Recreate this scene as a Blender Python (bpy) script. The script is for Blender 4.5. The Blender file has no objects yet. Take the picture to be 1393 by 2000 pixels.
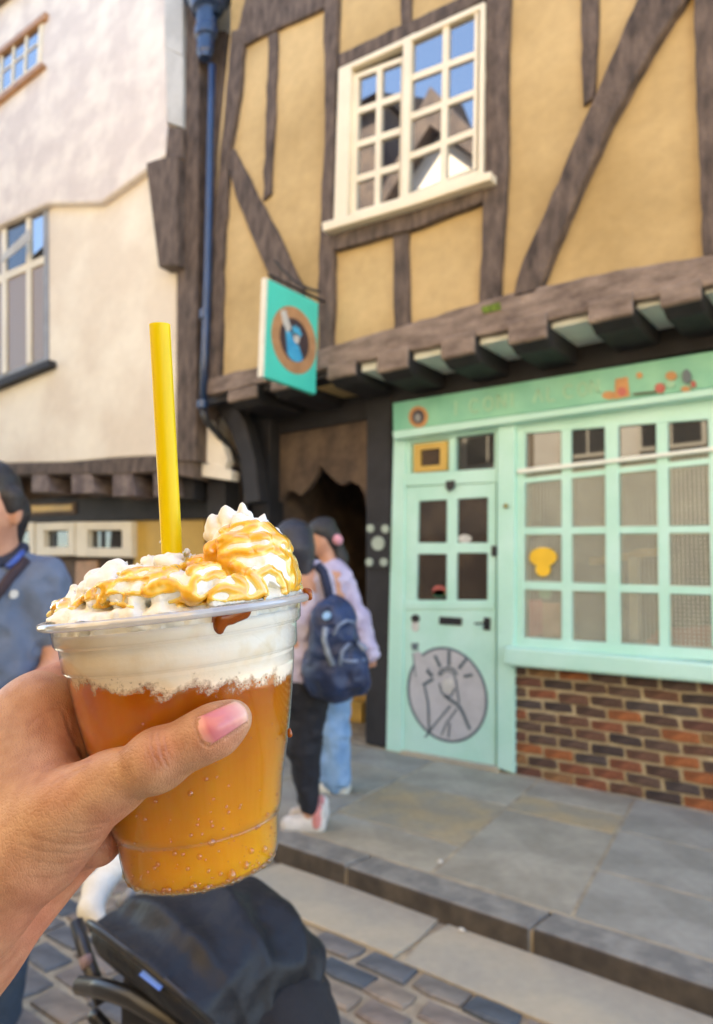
import bpy, bmesh, math, random
import numpy as np
from mathutils import Vector, Matrix, noise as mnoise

random.seed(7)
rng = np.random.default_rng(11)
SC = bpy.context.scene
COL = SC.collection
R = math.radians

# ------------------------------------------------------------------ camera
FPX, CX, CY = 1400.0, 696.5, 1000.0            # focal length and centre in photo pixels (1393 x 2000)
_a, _p, _r = R(50.5), R(6.6), R(1.4)           # heading against the shop front, pitch up, roll
_fh = Vector((-math.cos(_a), math.sin(_a), 0)); _rt = Vector((math.sin(_a), math.cos(_a), 0))
CF = _fh * math.cos(_p) + Vector((0, 0, math.sin(_p)))
_up = _rt.cross(CF)
CR = _rt * math.cos(_r) + _up * math.sin(_r)
CU = -_rt * math.sin(_r) + _up * math.cos(_r)
CAM = Vector((0, 0, 1.22))
MCAM = Matrix((( CR.x, CU.x, -CF.x, CAM.x), (CR.y, CU.y, -CF.y, CAM.y), (CR.z, CU.z, -CF.z, CAM.z), (0, 0, 0, 1)))
cd = bpy.data.cameras.new('camera'); cam = bpy.data.objects.new('camera', cd); COL.objects.link(cam)
cam.matrix_world = MCAM
cd.sensor_fit = 'VERTICAL'; cd.sensor_height = 36.0; cd.sensor_width = 36.0
cd.lens = FPX / 2000.0 * 36.0
cd.clip_start = 0.02; cd.clip_end = 300
cd.dof.use_dof = True; cd.dof.focus_distance = 0.243; cd.dof.aperture_fstop = 15
SC.camera = cam

# ------------------------------------------------------------------ sky and sun: the street is in shade, the sun stands behind the yellow house
SUN_EL, SUN_AZ = R(50), R(20)                  # azimuth from +y towards -x
sun_dir = Vector((-math.sin(SUN_AZ) * math.cos(SUN_EL), math.cos(SUN_AZ) * math.cos(SUN_EL), math.sin(SUN_EL)))
w = bpy.data.worlds.new('World'); SC.world = w; w.use_nodes = True
nt = w.node_tree; bg = nt.nodes['Background']
sky = nt.nodes.new('ShaderNodeTexSky'); sky.sky_type = 'NISHITA'; sky.sun_disc = False
sky.sun_elevation = SUN_EL; sky.sun_rotation = math.atan2(sun_dir.x, sun_dir.y)
sky.air_density = 1.0; sky.dust_density = 0.1; sky.ozone_density = 2.6
nt.links.new(sky.outputs[0], bg.inputs[0]); bg.inputs[1].default_value = 0.14
sl = bpy.data.lights.new('sun', 'SUN'); sl.energy = 5.0; sl.angle = R(0.5); sl.color = (1.0, 0.93, 0.82)
so = bpy.data.objects.new('sun', sl); COL.objects.link(so)
so.rotation_euler = (-sun_dir).to_track_quat('-Z', 'Y').to_euler(); so.location = (0, 8, 14)
SC.view_settings.view_transform = 'Standard'; SC.view_settings.look = 'None'
SC.view_settings.exposure = 2.45; SC.view_settings.use_white_balance = True; SC.view_settings.white_balance_temperature = 7200; SC.view_settings.white_balance_tint = 11; SC.view_settings.gamma = 1.0; SC.view_settings.use_curve_mapping = False
SC.render.engine = 'CYCLES'
cy = SC.cycles
cy.use_denoising = True; cy.max_bounces = 10; cy.diffuse_bounces = 5; cy.glossy_bounces = 4
cy.transmission_bounces = 8; cy.transparent_max_bounces = 24; cy.caustics_reflective = False; cy.caustics_refractive = False
cy.sample_clamp_indirect = 8

# ------------------------------------------------------------------ pixel <-> place helpers
def ray(x, y): return CF + CR * ((x - CX) / FPX) - CU * ((y - CY) / FPX)
def P(x, y, d): return CAM + ray(x, y) * d                     # point at depth d along the view axis
def G(x, y, z=0.0):
    d = ray(x, y); return CAM + d * ((z - CAM.z) / d.z)
def PL(x, y, O, n):
    d = ray(x, y); return CAM + d * ((O - CAM).dot(n) / d.dot(n))
def proj(v):
    q = Vector(v) - CAM; z = q.dot(CF)
    return CX + FPX * q.dot(CR) / z, CY - FPX * q.dot(CU) / z, z
Y0 = 4.733                                                      # shop front plane
YU = Y0 - 0.43                                                  # jettied upper wall plane
NS = Vector((0, -1, 0))
OS, OU = Vector((0, Y0, 0)), Vector((0, YU, 0))

# ------------------------------------------------------------------ object helpers
def link(o, parent=None):
    COL.objects.link(o)
    if parent is not None:
        o.parent = parent
        if parent.type == 'EMPTY': o.matrix_parent_inverse = parent.matrix_basis.inverted()
    return o
def mesh_obj(name, verts, faces, mat=None, parent=None, smooth=False, bevel=0.0, fix=True):
    me = bpy.data.meshes.new(name); me.from_pydata([tuple(v) for v in verts], [], [tuple(f) for f in faces])
    if fix:
        bm = bmesh.new(); bm.from_mesh(me); bmesh.ops.recalc_face_normals(bm, faces=bm.faces); bm.to_mesh(me); bm.free()
    if mat: me.materials.append(mat)
    if smooth: me.polygons.foreach_set('use_smooth', [True] * len(me.polygons))
    me.update()
    o = link(bpy.data.objects.new(name, me), parent)
    if bevel:
        m = o.modifiers.new('bevel', 'BEVEL'); m.width = bevel; m.segments = 2; m.limit_method = 'ANGLE'
    return o
def tag(o, label, cat, group=None, kind=None):
    if label: o['label'] = label
    if cat: o['category'] = cat
    if group: o['group'] = group
    if kind: o['kind'] = kind
    return o
def thing(name, label, cat, loc=(0, 0, 0), group=None):
    o = bpy.data.objects.new(name, None); o.location = loc; COL.objects.link(o); o.empty_display_size = .2
    return tag(o, label, cat, group)
def structure(o): o['kind'] = 'structure'; return o

class MB:
    def __init__(s): s.v = []; s.f = []
    def add(s, vs, fs):
        b = len(s.v); s.v += [Vector(v) for v in vs]; s.f += [tuple(i + b for i in f) for f in fs]; return s
    def prism(s, pts, off):
        n = len(pts); off = Vector(off)
        fs = [tuple(range(n)), tuple(range(2 * n - 1, n - 1, -1))] + [(i, (i + 1) % n, n + (i + 1) % n, n + i) for i in range(n)]
        return s.add(list(pts) + [Vector(p) + off for p in pts], fs)
    def px(s, poly, O, n, front, thick):
        return s.prism([PL(x, y, O + n * front, n) for x, y in poly], -n * thick)
    def box(s, a, b):
        (x0, y0, z0), (x1, y1, z1) = a, b
        return s.add([(x0, y0, z0), (x1, y0, z0), (x1, y1, z0), (x0, y1, z0), (x0, y0, z1), (x1, y0, z1), (x1, y1, z1), (x0, y1, z1)],
                     [(0, 3, 2, 1), (4, 5, 6, 7), (0, 1, 5, 4), (1, 2, 6, 5), (2, 3, 7, 6), (3, 0, 4, 7)])
    def tube(s, pts, r, n=10, cap=True, flat=None):
        pts = [Vector(p) for p in pts]; m = len(pts); rs = r if isinstance(r, (list, tuple)) else [r] * m
        rings = []; ref = None
        for i, p in enumerate(pts):
            t = (pts[min(i + 1, m - 1)] - pts[max(i - 1, 0)]).normalized()
            if ref is None: ref = t.orthogonal().normalized()
            ref = (ref - t * ref.dot(t)).normalized(); bi = t.cross(ref)
            rings.append([p + (ref * math.cos(2 * math.pi * k / n) + bi * math.sin(2 * math.pi * k / n)) * rs[i] for k in range(n)])
        vs = [v for rg in rings for v in rg]
        fs = [(i * n + k, i * n + (k + 1) % n, (i + 1) * n + (k + 1) % n, (i + 1) * n + k) for i in range(m - 1) for k in range(n)]
        if cap: fs += [tuple(range(n - 1, -1, -1)), tuple((m - 1) * n + k for k in range(n))]
        return s.add(vs, fs)
    def disc(s, c, u, v, ru, rv, off, n=28):
        return s.prism([c + u * (ru * math.cos(2 * math.pi * k / n)) + v * (rv * math.sin(2 * math.pi * k / n)) for k in range(n)], off)
    def lathe(s, prof, n=48):
        vs = []; fs = []; m = len(prof)
        for i in range(n):
            a = 2 * math.pi * i / n
            vs += [(r * math.cos(a), r * math.sin(a), z) for r, z in prof]
        for i in range(n):
            for j in range(m - 1):
                a, b = i * m + j, ((i + 1) % n) * m + j
                fs.append((a, b, b + 1, a + 1))
        return s.add(vs, fs)
    def ball(s, c, r, n=8, sq=(1, 1, 1)):
        c = Vector(c); vs = []; fs = []
        for i in range(n + 1):
            th = math.pi * i / n
            for k in range(n * 2):
                ph = math.pi * k / n
                vs.append(c + Vector((sq[0] * math.sin(th) * math.cos(ph), sq[1] * math.sin(th) * math.sin(ph), sq[2] * math.cos(th))) * r)
        for i in range(n):
            for k in range(n * 2): fs.append((i * 2 * n + k, i * 2 * n + (k + 1) % (2 * n), (i + 1) * 2 * n + (k + 1) % (2 * n), (i + 1) * 2 * n + k))
        return s.add(vs, fs)
    def build(s, name, mat, parent=None, smooth=False, bevel=0.0, fix=True): return mesh_obj(name, s.v, s.f, mat, parent, smooth, bevel, fix)

def slab(name, poly, O, n, front, thick, mat, parent, bevel=0.006):
    return MB().px(poly, O, n, front, thick).build(name, mat, parent, bevel=bevel)
def bil(q, u, v):
    (a, b, c, d) = [Vector(p) for p in q]                       # TL TR BR BL
    p = (a * (1 - u) + b * u) * (1 - v) + (d * (1 - u) + c * u) * v
    return (p.x, p.y)
def sub(q, u0, v0, u1, v1): return [bil(q, u0, v0), bil(q, u1, v0), bil(q, u1, v1), bil(q, u0, v1)]
def ring_px(mb, q, wu0, wv0, wu1, wv1, O, n, front, thick):    # picture-frame of four bars, mitre-free
    mb.px(sub(q, 0, 0, wu0, 1), O, n, front, thick); mb.px(sub(q, 1 - wu1, 0, 1, 1), O, n, front, thick)
    mb.px(sub(q, wu0, 0, 1 - wu1, wv0), O, n, front - .001, thick - .002); mb.px(sub(q, wu0, 1 - wv1, 1 - wu1, 1), O, n, front - .001, thick - .002)
    return mb

# ------------------------------------------------------------------ materials
def M(name, col, rough=.6, var=.12, scale=6., bump=.15, bscale=40., col2=None, mix=(.42, .62), detail=4., metal=0., spec=.5, stretch=None, rnd=None, trans=0., sss=0., coat=0.):
    m = bpy.data.materials.new(name); m.use_nodes = True; t = m.node_tree; N = t.nodes; L = t.links
    b = N['Principled BSDF']
    tc = N.new('ShaderNodeTexCoord'); src = tc.outputs['Object']
    if stretch:
        mp = N.new('ShaderNodeMapping'); mp.inputs['Scale'].default_value = stretch; L.new(src, mp.inputs[0]); src = mp.outputs[0]
    nz = N.new('ShaderNodeTexNoise'); nz.inputs['Scale'].default_value = scale; nz.inputs['Detail'].default_value = detail; L.new(src, nz.inputs['Vector'])
    rp = N.new('ShaderNodeValToRGB'); e = rp.color_ramp.elements
    c2 = col2 or tuple(c * (1 - var * 2) for c in col)
    e[0].position, e[1].position = mix; e[0].color = (*c2, 1); e[1].color = (*col, 1)
    L.new(nz.outputs['Fac'], rp.inputs[0]); out = rp.outputs[0]
    n2 = N.new('ShaderNodeTexNoise'); n2.inputs['Scale'].default_value = bscale; n2.inputs['Detail'].default_value = 5; L.new(src, n2.inputs['Vector'])
    mx = N.new('ShaderNodeMix'); mx.data_type = 'RGBA'; mx.blend_type = 'MULTIPLY'; mx.inputs[0].default_value = min(1, var * 2.5)
    r2 = N.new('ShaderNodeValToRGB'); r2.color_ramp.elements[0].position = .3; r2.color_ramp.elements[1].position = .7; r2.color_ramp.elements[0].color = (.6, .6, .6, 1)
    L.new(n2.outputs['Fac'], r2.inputs[0]); L.new(out, mx.inputs[6]); L.new(r2.outputs[0], mx.inputs[7]); out = mx.outputs[2]
    if rnd:                                                      # list of colours picked per object
        oi = N.new('ShaderNodeObjectInfo'); rr = N.new('ShaderNodeValToRGB'); rr.color_ramp.interpolation = 'CONSTANT'
        el = rr.color_ramp.elements
        while len(el) < len(rnd): el.new(.5)
        for i, c in enumerate(rnd): el[i].position = i / len(rnd); el[i].color = (*c, 1)
        L.new(oi.outputs['Random'], rr.inputs[0])
        m2 = N.new('ShaderNodeMix'); m2.data_type = 'RGBA'; m2.blend_type = 'MULTIPLY'; m2.inputs[0].default_value = 1
        L.new(rr.outputs[0], m2.inputs[6]); L.new(out, m2.inputs[7]); out = m2.outputs[2]
    L.new(out, b.inputs['Base Color'])
    b.inputs['Roughness'].default_value = rough; b.inputs['Metallic'].default_value = metal; b.inputs['Specular IOR Level'].default_value = spec
    if trans: b.inputs['Transmission Weight'].default_value = trans
    if coat: b.inputs['Coat Weight'].default_value = coat; b.inputs['Coat Roughness'].default_value = .15
    if sss: b.inputs['Subsurface Weight'].default_value = sss; b.inputs['Subsurface Radius'].default_value = (.01, .006, .004); b.inputs['Subsurface Scale'].default_value = .3
    if bump:
        bp = N.new('ShaderNodeBump'); bp.inputs['Strength'].default_value = bump; bp.inputs['Distance'].default_value = .01
        L.new(n2.outputs['Fac'], bp.inputs['Height']); L.new(bp.outputs[0], b.inputs['Normal'])
    return m
def glassy(name, tint=(1, 1, 1), ior=1.5, refl=None, rough=.02, behind=None):
    """thin pane / shell: straight-through (or dark interior) plus a mirror layer by Fresnel"""
    m = bpy.data.materials.new(name); m.use_nodes = True; t = m.node_tree; N = t.nodes; L = t.links
    N.remove(N['Principled BSDF']); o = N['Material Output']
    if behind: a = N.new('ShaderNodeBsdfDiffuse'); a.inputs[0].default_value = (*behind, 1)
    else: a = N.new('ShaderNodeBsdfTransparent'); a.inputs[0].default_value = (*tint, 1)
    g = N.new('ShaderNodeBsdfGlossy'); g.inputs['Roughness'].default_value = rough
    lw = N.new('ShaderNodeLayerWeight'); lw.inputs[0].default_value = .5
    f0 = max(((ior - 1) / (ior + 1)) ** 2, refl or 0)
    pw = N.new('ShaderNodeMath'); pw.operation = 'POWER'; pw.inputs[1].default_value = 4.5; L.new(lw.outputs['Facing'], pw.inputs[0])
    ma = N.new('ShaderNodeMath'); ma.operation = 'MULTIPLY_ADD'; ma.inputs[1].default_value = 1 - f0; ma.inputs[2].default_value = f0; L.new(pw.outputs[0], ma.inputs[0]); fac = ma.outputs[0]
    mx = N.new('ShaderNodeMixShader'); L.new(fac, mx.inputs[0]); L.new(a.outputs[0], mx.inputs[1]); L.new(g.outputs[0], mx.inputs[2]); L.new(mx.outputs[0], o.inputs[0])
    return m

MAT = dict(
 ochre=M('ochre_limewash', (.59, .43, .215), .92, .11, .9, .6, 12, col2=(.41, .285, .125), detail=9, mix=(.34, .64)),
 white=M('cream_render', (.86, .79, .66), .92, .05, 1.2, .5, 9, col2=(.74, .65, .53)),
 white_up=M('grey_white_render', (.80, .73, .66), .92, .08, 2.5, .8, 7, col2=(.66, .59, .55)),
 timber=M('weathered_oak', (.20, .145, .115), .85, .28, 4, 1.0, 30, col2=(.055, .039, .032), stretch=(4, 4, 1.3), mix=(.30, .72), detail=8),
 timber_h=M('weathered_oak_rail', (.38, .29, .235), .85, .26, 4, 1.0, 28, col2=(.16, .115, .092), stretch=(1.3, 4, 4), mix=(.30, .72), detail=8),
 joist=M('joist_oak', (.26, .20, .175), .8, .25, 6, .6, 30, col2=(.13, .095, .09)),
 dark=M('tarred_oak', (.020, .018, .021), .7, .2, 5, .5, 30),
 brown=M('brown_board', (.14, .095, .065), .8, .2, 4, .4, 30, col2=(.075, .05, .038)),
 soffit=M('soffit_plaster', (.82, .86, .80), .9, .04, 3, .2, 20),
 mint=M('mint_paint', (.50, .79, .71), .45, .05, 3, .06, 60, col2=(.44, .75, .65)),
 fascia=M('green_paint', (.23, .56, .40), .4, .05, 3, .06, 60, col2=(.17, .48, .35)),
 cream_paint=M('cream_paint', (.80, .72, .56), .5, .04, 3, .05, 60),
 lead=M('old_lead', (.30, .31, .33), .6, .1, 4, .2, 30),
 grey_board=M('grey_board', (.52, .52, .50), .7, .1, 3, .2, 30),
 pipe=M('dark_blue_iron', (.02, .05, .13), .28, .1, 6, .05, 60, spec=.8),
 black=M('black_iron', (.02, .02, .024), .4, .1, 6, .1, 60),
 brick=M('old_brick', (.95, .92, .9), .9, .25, 14, .6, 60, rnd=[(.32, .115, .06), (.13, .075, .055), (.20, .10, .065), (.45, .155, .055), (.085, .06, .055), (.16, .10, .075), (.26, .11, .075), (.11, .085, .08), (.38, .20, .09), (.19, .085, .06)]),
 brick_red=M('red_brick', (.36, .09, .05), .9, .2, 10, .4, 50),
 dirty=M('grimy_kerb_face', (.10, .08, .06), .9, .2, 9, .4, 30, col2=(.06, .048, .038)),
 dial=M('pale_dial', (.38, .46, .40), .6, .1, 12, 0, 40),
 mortar=M('lime_mortar', (.55, .45, .28), .95, .15, 12, .5, 60, col2=(.42, .33, .20)),
 flag=M('york_stone', (1, 1, 1), .75, .14, 3.0, .3, 22, col2=(.76, .76, .75), rnd=[(.43, .385, .30), (.48, .42, .31), (.37, .345, .29), (.44, .395, .305)]),
 flag_och=M('ochre_york_stone', (.46, .35, .20), .75, .14, 4, .3, 25, col2=(.36, .31, .22)),
 kerb=M('kerb_stone', (.31, .285, .24), .8, .2, 9, .4, 30, col2=(.21, .195, .17)),
 joint=M('sandy_joint', (.50, .41, .28), .95, .18, 8, .5, 40, col2=(.34, .28, .20)),
 gutter=M('gutter_slab', (.50, .42, .295), .85, .1, 2.2, .3, 30, col2=(.41, .36, .275)),
 sett=M('granite_sett', (1, 1, 1), .7, .2, 10, .4, 30, col2=(.7, .7, .72), rnd=[(.30, .24, .19), (.15, .155, .16), (.34, .27, .20), (.22, .20, .18), (.28, .22, .175), (.10, .115, .13), (.36, .30, .22), (.26, .225, .185)]),
 inside=M('dark_interior', (.03, .028, .026), .9, .1, 4, 0, 30),
 inside_shop=M('shop_interior', (.075, .07, .052), .9, .15, 2.5, 0, 30, col2=(.045, .042, .034)),
 mesh=M('galvanised_wire', (.58, .58, .48), .5, .05, 8, 0, 30),
 pane_up=glassy('window_glass_reflecting', refl=.50, behind=(.02, .02, .025)),
 pane=glassy('window_glass', refl=.12, behind=(.035, .034, .033)),
 pane_clear=glassy('clear_glass', tint=(.93, .95, .93), refl=.03),
 pane_curtain=glassy('curtained_glass', refl=.02, behind=(.29, .215, .145)),
 yellow_vent=M('yellow_vent_paint', (.62, .40, .09), .5, .05, 5, 0, 30),
 brass=M('aged_brass', (.5, .36, .1), .35, .1, 8, 0, 30, metal=.8),
 turq=M('turquoise_sign_paint', (.05, .62, .52), .4, .03, 4, 0, 30),
 sign_edge=M('sign_edge_white', (.82, .80, .70), .6, .05, 6, 0, 30),
 tan=M('tan_ring_paint', (.48, .26, .13), .5, .1, 8, 0, 30),
 navy_print=M('dark_brown_print', (.045, .03, .04), .5, .05, 8, 0, 30),
 blue_print=M('blue_print', (.02, .32, .62), .5, .1, 8, 0, 30, col2=(.05, .42, .7)),
 pale_print=M('pale_print', (.62, .62, .60), .5, .08, 8, 0, 30),
 grey_print=M('grey_print', (.50, .50, .53), .5, .05, 8, 0, 30),
 line_print=M('slate_line_print', (.11, .15, .18), .5, .05, 8, 0, 30),
 yel_print=M('yellow_print', (.85, .52, .03), .5, .05, 8, 0, 30),
 red_print=M('red_print', (.50, .12, .10), .5, .1, 8, 0, 30),
 orange_print=M('orange_print', (.55, .27, .10), .5, .1, 8, 0, 30),
 green_print=M('green_print', (.12, .42, .25), .5, .1, 8, 0, 30),
 pale_green=M('pale_green_print', (.33, .60, .42), .5, .05, 8, 0, 30),
 sun_yellow=M('sunlit_floor_yellow', (.62, .42, .12), .9, .1, 5, .2, 30),  # yellow imitates sunlight on the passage floor
 moss=M('moss', (.16, .24, .03), .95, .2, 30, .4, 60),
 litter=M('pale_grit', (.7, .68, .62), .8, .05, 9, 0, 30),
)
# ================================================================== GROUND
ZR = -0.09                                                      # street level below the pavement
g = MB().add([(-60, -60, ZR - .02), (60, -60, ZR - .02), (60, 60, ZR - .02), (-60, 60, ZR - .02)], [(0, 1, 2, 3)]).build('ground', MAT['joint'])
structure(g)
road = structure(MB().add([(-14, -2.2, ZR - .006), (4, -2.2, ZR - .006), (4, 2.6, ZR - .006), (-14, 2.6, ZR - .006)], [(0, 1, 2, 3)]).build('road', MAT['joint']))
def piece(name, me, parent, loc, rz=0, sc=(1, 1, 1)):
    o = bpy.data.objects.new(name, me); COL.objects.link(o); o.parent = parent
    if parent.type == 'EMPTY': o.matrix_parent_inverse = parent.matrix_basis.inverted()
    o.location = loc; o.rotation_euler = (0, 0, rz); o.scale = sc
    return o
def stone_mesh(name, lx, ly, h, mat, inset=.012, jit=.006, seed=0):
    """a low stone: irregular outline, bevelled worn top, base at z=0"""
    r = random.Random(seed); pts = []
    n = 2
    for (x0, y0, x1, y1) in ((-1, -1, 1, -1), (1, -1, 1, 1), (1, 1, -1, 1), (-1, 1, -1, -1)):
        for k in range(n):
            t = (k + (.07 if k == 0 else .0)) / n
            pts.append(((x0 + (x1 - x0) * t) * lx / 2 + r.uniform(-jit, jit), (y0 + (y1 - y0) * t) * ly / 2 + r.uniform(-jit, jit)))
    m = len(pts); vs = [(x, y, -.03) for x, y in pts] + [(x, y, h - inset * .6) for x, y in pts]
    sx, sy = 1 - 2 * inset / lx, 1 - 2 * inset / ly
    vs += [(x * sx, y * sy, h + r.uniform(-.002, .002)) for x, y in pts] + [(0, 0, h + .002)]
    fs = []
    for i in range(m):
        j = (i + 1) % m
        fs += [(i, j, m + j, m + i), (m + i, m + j, 2 * m + j, 2 * m + i), (2 * m + i, 2 * m + j, 3 * m)]
    me = bpy.data.meshes.new(name); me.from_pydata(vs, [], fs); me.materials.append(mat); me.update()
    return me
setts = [stone_mesh('sett', .198, .108, .011, MAT['sett'], inset=.009, jit=.007, seed=i) for i in range(6)]
ns = 0
yy = 2.19
row = 0
while yy > 0.42 and ns < 296:
    x = -.55 - .10 * (row % 2) - rng.uniform(0, .05)
    while x > -3.35 and ns < 296:
        px, py, d = proj((x, yy, ZR))
        L = rng.uniform(.85, 1.12)
        if -60 < px < 1460 and 1150 < py < 2080 and not (px < 600 and py < 1850 and px > 250):
            piece('sett', setts[ns % 6], road, (x, yy, ZR - .004 + rng.uniform(-.003, .003)), rng.uniform(-.05, .05), (L, rng.uniform(.9, 1.05), 1)); ns += 1
        x -= .208 * L + .014
    yy -= .127; row += 1
# gutter slabs
gut = structure(MB().add([(-14, 2.24, ZR - .002), (4, 2.24, ZR - .002), (4, 2.63, ZR - .002), (-14, 2.63, ZR - .002)], [(0, 1, 2, 3)]).build('gutter', MAT['joint']))
x = .9
for L in (1.35, 1.18, .95, 1.2, .8, 1.1, 1.0, 1.2, .9, 1.3):
    me = stone_mesh('gutter_slab', L - .014, .375, .012, MAT['gutter'], inset=.006, jit=.004, seed=int(L * 100))
    piece('gutter_slab', me, gut, (x - L / 2, 2.432, ZR)); x -= L
# kerb
kb = structure(MB().box((-14, 2.63, ZR - .05), (4, 2.80, -.012)).build('kerb', MAT['joint']))
x = 1.2
for L in (.95, .80, .72, .90, .66, .85, .75, .92, .8, .7, .9, .85):
    ox = rng.uniform(-.006, .006)
    o = MB().box((x - L + .006, 2.617 + ox, ZR - .03), (x - .006, 2.808, .004 + rng.uniform(-.004, .004))).build('kerb_stone', MAT['kerb'], kb, bevel=.012)
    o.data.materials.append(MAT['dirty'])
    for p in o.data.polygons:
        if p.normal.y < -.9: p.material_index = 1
    x -= L
# pavement flags: irregular stones between the joints seen in the photograph
pav = structure(MB().add([(-14, 2.80, .0005), (4, 2.80, .0005), (4, 9.2, .0005), (-14, 9.2, .0005)], [(0, 1, 2, 3)]).build('pavement', MAT['joint']))
def flag(poly, mat=None, h=.004):
    c = Vector((sum(p[0] for p in poly) / len(poly), sum(p[1] for p in poly) / len(poly), 0))
    def ins(k): return [(c.x + (p[0] - c.x) * (1 - k / max(.2, math.hypot(p[0] - c.x, p[1] - c.y))), c.y + (p[1] - c.y) * (1 - k / max(.2, math.hypot(p[0] - c.x, p[1] - c.y)))) for p in poly]
    dz = rng.uniform(-.0025, .0025)
    a, b = ins(.011), ins(.017); n = len(poly)
    vs = [(x - c.x, y - c.y, -.02) for x, y in a] + [(x - c.x, y - c.y, h - .006) for x, y in a] + [(x - c.x, y - c.y, h) for x, y in b]
    fs = [(i, (i + 1) % n, n + (i + 1) % n, n + i) for i in range(n)] + [(n + i, n + (i + 1) % n, 2 * n + (i + 1) % n, 2 * n + i) for i in range(n)] + [tuple(range(2 * n, 3 * n))]
    o = mesh_obj('flagstone', vs, fs, mat or MAT['flag'], pav); o.location = (c.x, c.y, dz); return o
ed_ = MB(); top_, bot_ = [], []
for k in range(41):
    x_ = -5.4 + k * .175; wd_ = .045 + .035 * (.5 + mnoise.noise((x_ * 3.1, 2.2, 0))) + .012 * mnoise.noise((x_ * 14, 1, 0))
    top_.append((x_, 4.76, .016)); bot_.append((x_, 4.735 - wd_, .0045))
ed_.add(top_ + bot_, [(k, k + 1, 42 + k, 41 + k) for k in range(40)]).build('sandy_edge', MAT['joint'], pav)
def J(x_at, y):                                                # joints lean a little, as the photograph's do
    return (x_at - (y - 2.82) * .2, y)
def col_flags(xl, xr, ys, mats=None):
    for i in range(len(ys) - 1):
        a, b = ys[i], ys[i + 1]
        flag([J(xl, a), J(xr, a), J(xr, b), J(xl, b)], mats[i] if mats else None)
col_flags(-1.84, -1.20, [2.815, 3.93, 4.28, 4.69], [None, MAT['flag_och'], None])
col_flags(-1.20, -.42, [2.815, 3.36, 4.0, 4.69])
col_flags(-.42, .55, [2.815, 3.7, 4.69]); col_flags(.55, 1.4, [2.815, 3.3, 4.1, 4.69])
col_flags(-2.66, -1.84, [2.815, 3.20, 3.98, 4.69], [None, MAT['flag_och'], None])
col_flags(-3.30, -2.66, [2.815, 3.55, 4.2, 4.69]); col_flags(-4.1, -3.30, [2.815, 3.4, 4.05, 4.69])
col_flags(-5.0, -4.1, [2.815, 3.6, 4.3, 5.1]); col_flags(-6.0, -5.0, [2.815, 3.4, 4.1, 4.75])
tag(MB().ball((0, 0, 0), .013, 5, (1, .8, .6)).build('grit', MAT['litter']), 'small pale lump of grit lying on the joint beside the kerb', 'grit').location = G(860, 1686) + Vector((0, 0, .008))
tag(MB().ball((0, 0, 0), .012, 5, (1.2, .8, .6)).build('grit', MAT['litter']), 'small white crumb lying on the gutter slabs below the kerb', 'grit').location = G(902, 1820, ZR + .012) + Vector((0, 0, .008))

# ================================================================== YELLOW TIMBER-FRAMED SHOP HOUSE
H = thing('shop_house', 'ochre timber framed house jettied above a mint green shopfront', 'house', (-2.5, Y0, 0))
XL, XR = -5.46, 1.6
slab('plaster_wall', [(412, 760), (425, 300), (450, 60), (460, -320), (1640, -320), (1640, 460), (1393, 530), (1000, 600), (640, 705)], OU, NS, 0, .16, MAT['ochre'], H, 0)
def wob(poly, amp=2.2, step=26):
    out = []; n = len(poly)
    for i in range(n):
        (x0, y0), (x1, y1) = poly[i], poly[(i + 1) % n]; L = math.hypot(x1 - x0, y1 - y0); k = max(1, int(L / step))
        for j in range(k):
            t = j / k; a = amp if 0 < j else amp * .4
            x, y = x0 + (x1 - x0) * t, y0 + (y1 - y0) * t
            out.append((x + a * mnoise.noise((x * .035, y * .035, 1.3)) * 1.6, y + a * mnoise.noise((x * .035, y * .035, 7.7)) * 1.6))
    return out
def timber(poly, front=.035, mat='timber', name='timber_post'):
    poly = wob(poly)
    return slab(name, poly, OU, NS, front, front + .05, MAT[mat], H, .012)
timber([(403, 742), (520, 711), (623, 682), (800, 631), (1000, 571), (1200, 528), (1393, 496), (1640, 452), (1640, 512), (1393, 556), (1232, 588), (993, 643), (800, 685), (623, 722), (520, 745), (403, 773)], .075, 'timber_h', 'bressumer')
timber([(451, 60), (478, 52), (468, 180), (446, 305), (434, 500), (428, 742), (406, 745), (412, 500), (430, 300)], .05)
timber([(455, 96), (632, 15), (632, -70), (480, -8)], .042, 'timber', 'timber_rail')
timber([(523, 68), (541, 60), (535, 250), (528, 378), (512, 392), (518, 250)], .03)
timber([(437, 300), (455, 288), (500, 380), (552, 476), (592, 562), (600, 640), (575, 640), (533, 552), (500, 482), (462, 388)], .038, 'timber', 'timber_brace')
timber([(631, -60), (661, -60), (655, 120), (654, 300), (650, 445), (651, 560), (648, 688), (622, 696), (620, 560), (625, 440), (633, 250)], .052)
timber([(658, 106), (790, 45), (948, -28), (948, -3), (790, 74), (662, 132)], .044, 'timber', 'timber_rail')
timber([(780, -60), (806, -60), (801, 42), (783, 50)], .033)
timber([(948, -60), (996, -60), (990, 150), (990, 320), (980, 470), (974, 592), (935, 604), (940, 470), (946, 332)], .05)
timber([(640, 462), (800, 408), (944, 356), (940, 394), (800, 448), (652, 488)], .06, 'timber', 'timber_rail')
timber([(765, 440), (795, 430), (798, 540), (800, 648), (768, 658), (768, 540)], .034)
timber([(1130, -80), (1171, -80), (1168, 60), (1160, 190), (1138, 206), (1134, 60)], .03)
timber([(1268, -60), (1373, -60), (1272, 97), (1192, 239), (1130, 376), (1085, 480), (1048, 572), (1001, 583), (1020, 510), (1055, 433), (1112, 296), (1181, 142)], .075, 'timber', 'timber_brace')
timber([(1352, -60), (1402, -60), (1405, 200), (1408, 494), (1372, 502), (1364, 300), (1357, 120)], .06)
timber([(1560, -60), (1610, -60), (1610, 470), (1560, 478)], .05)
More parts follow.
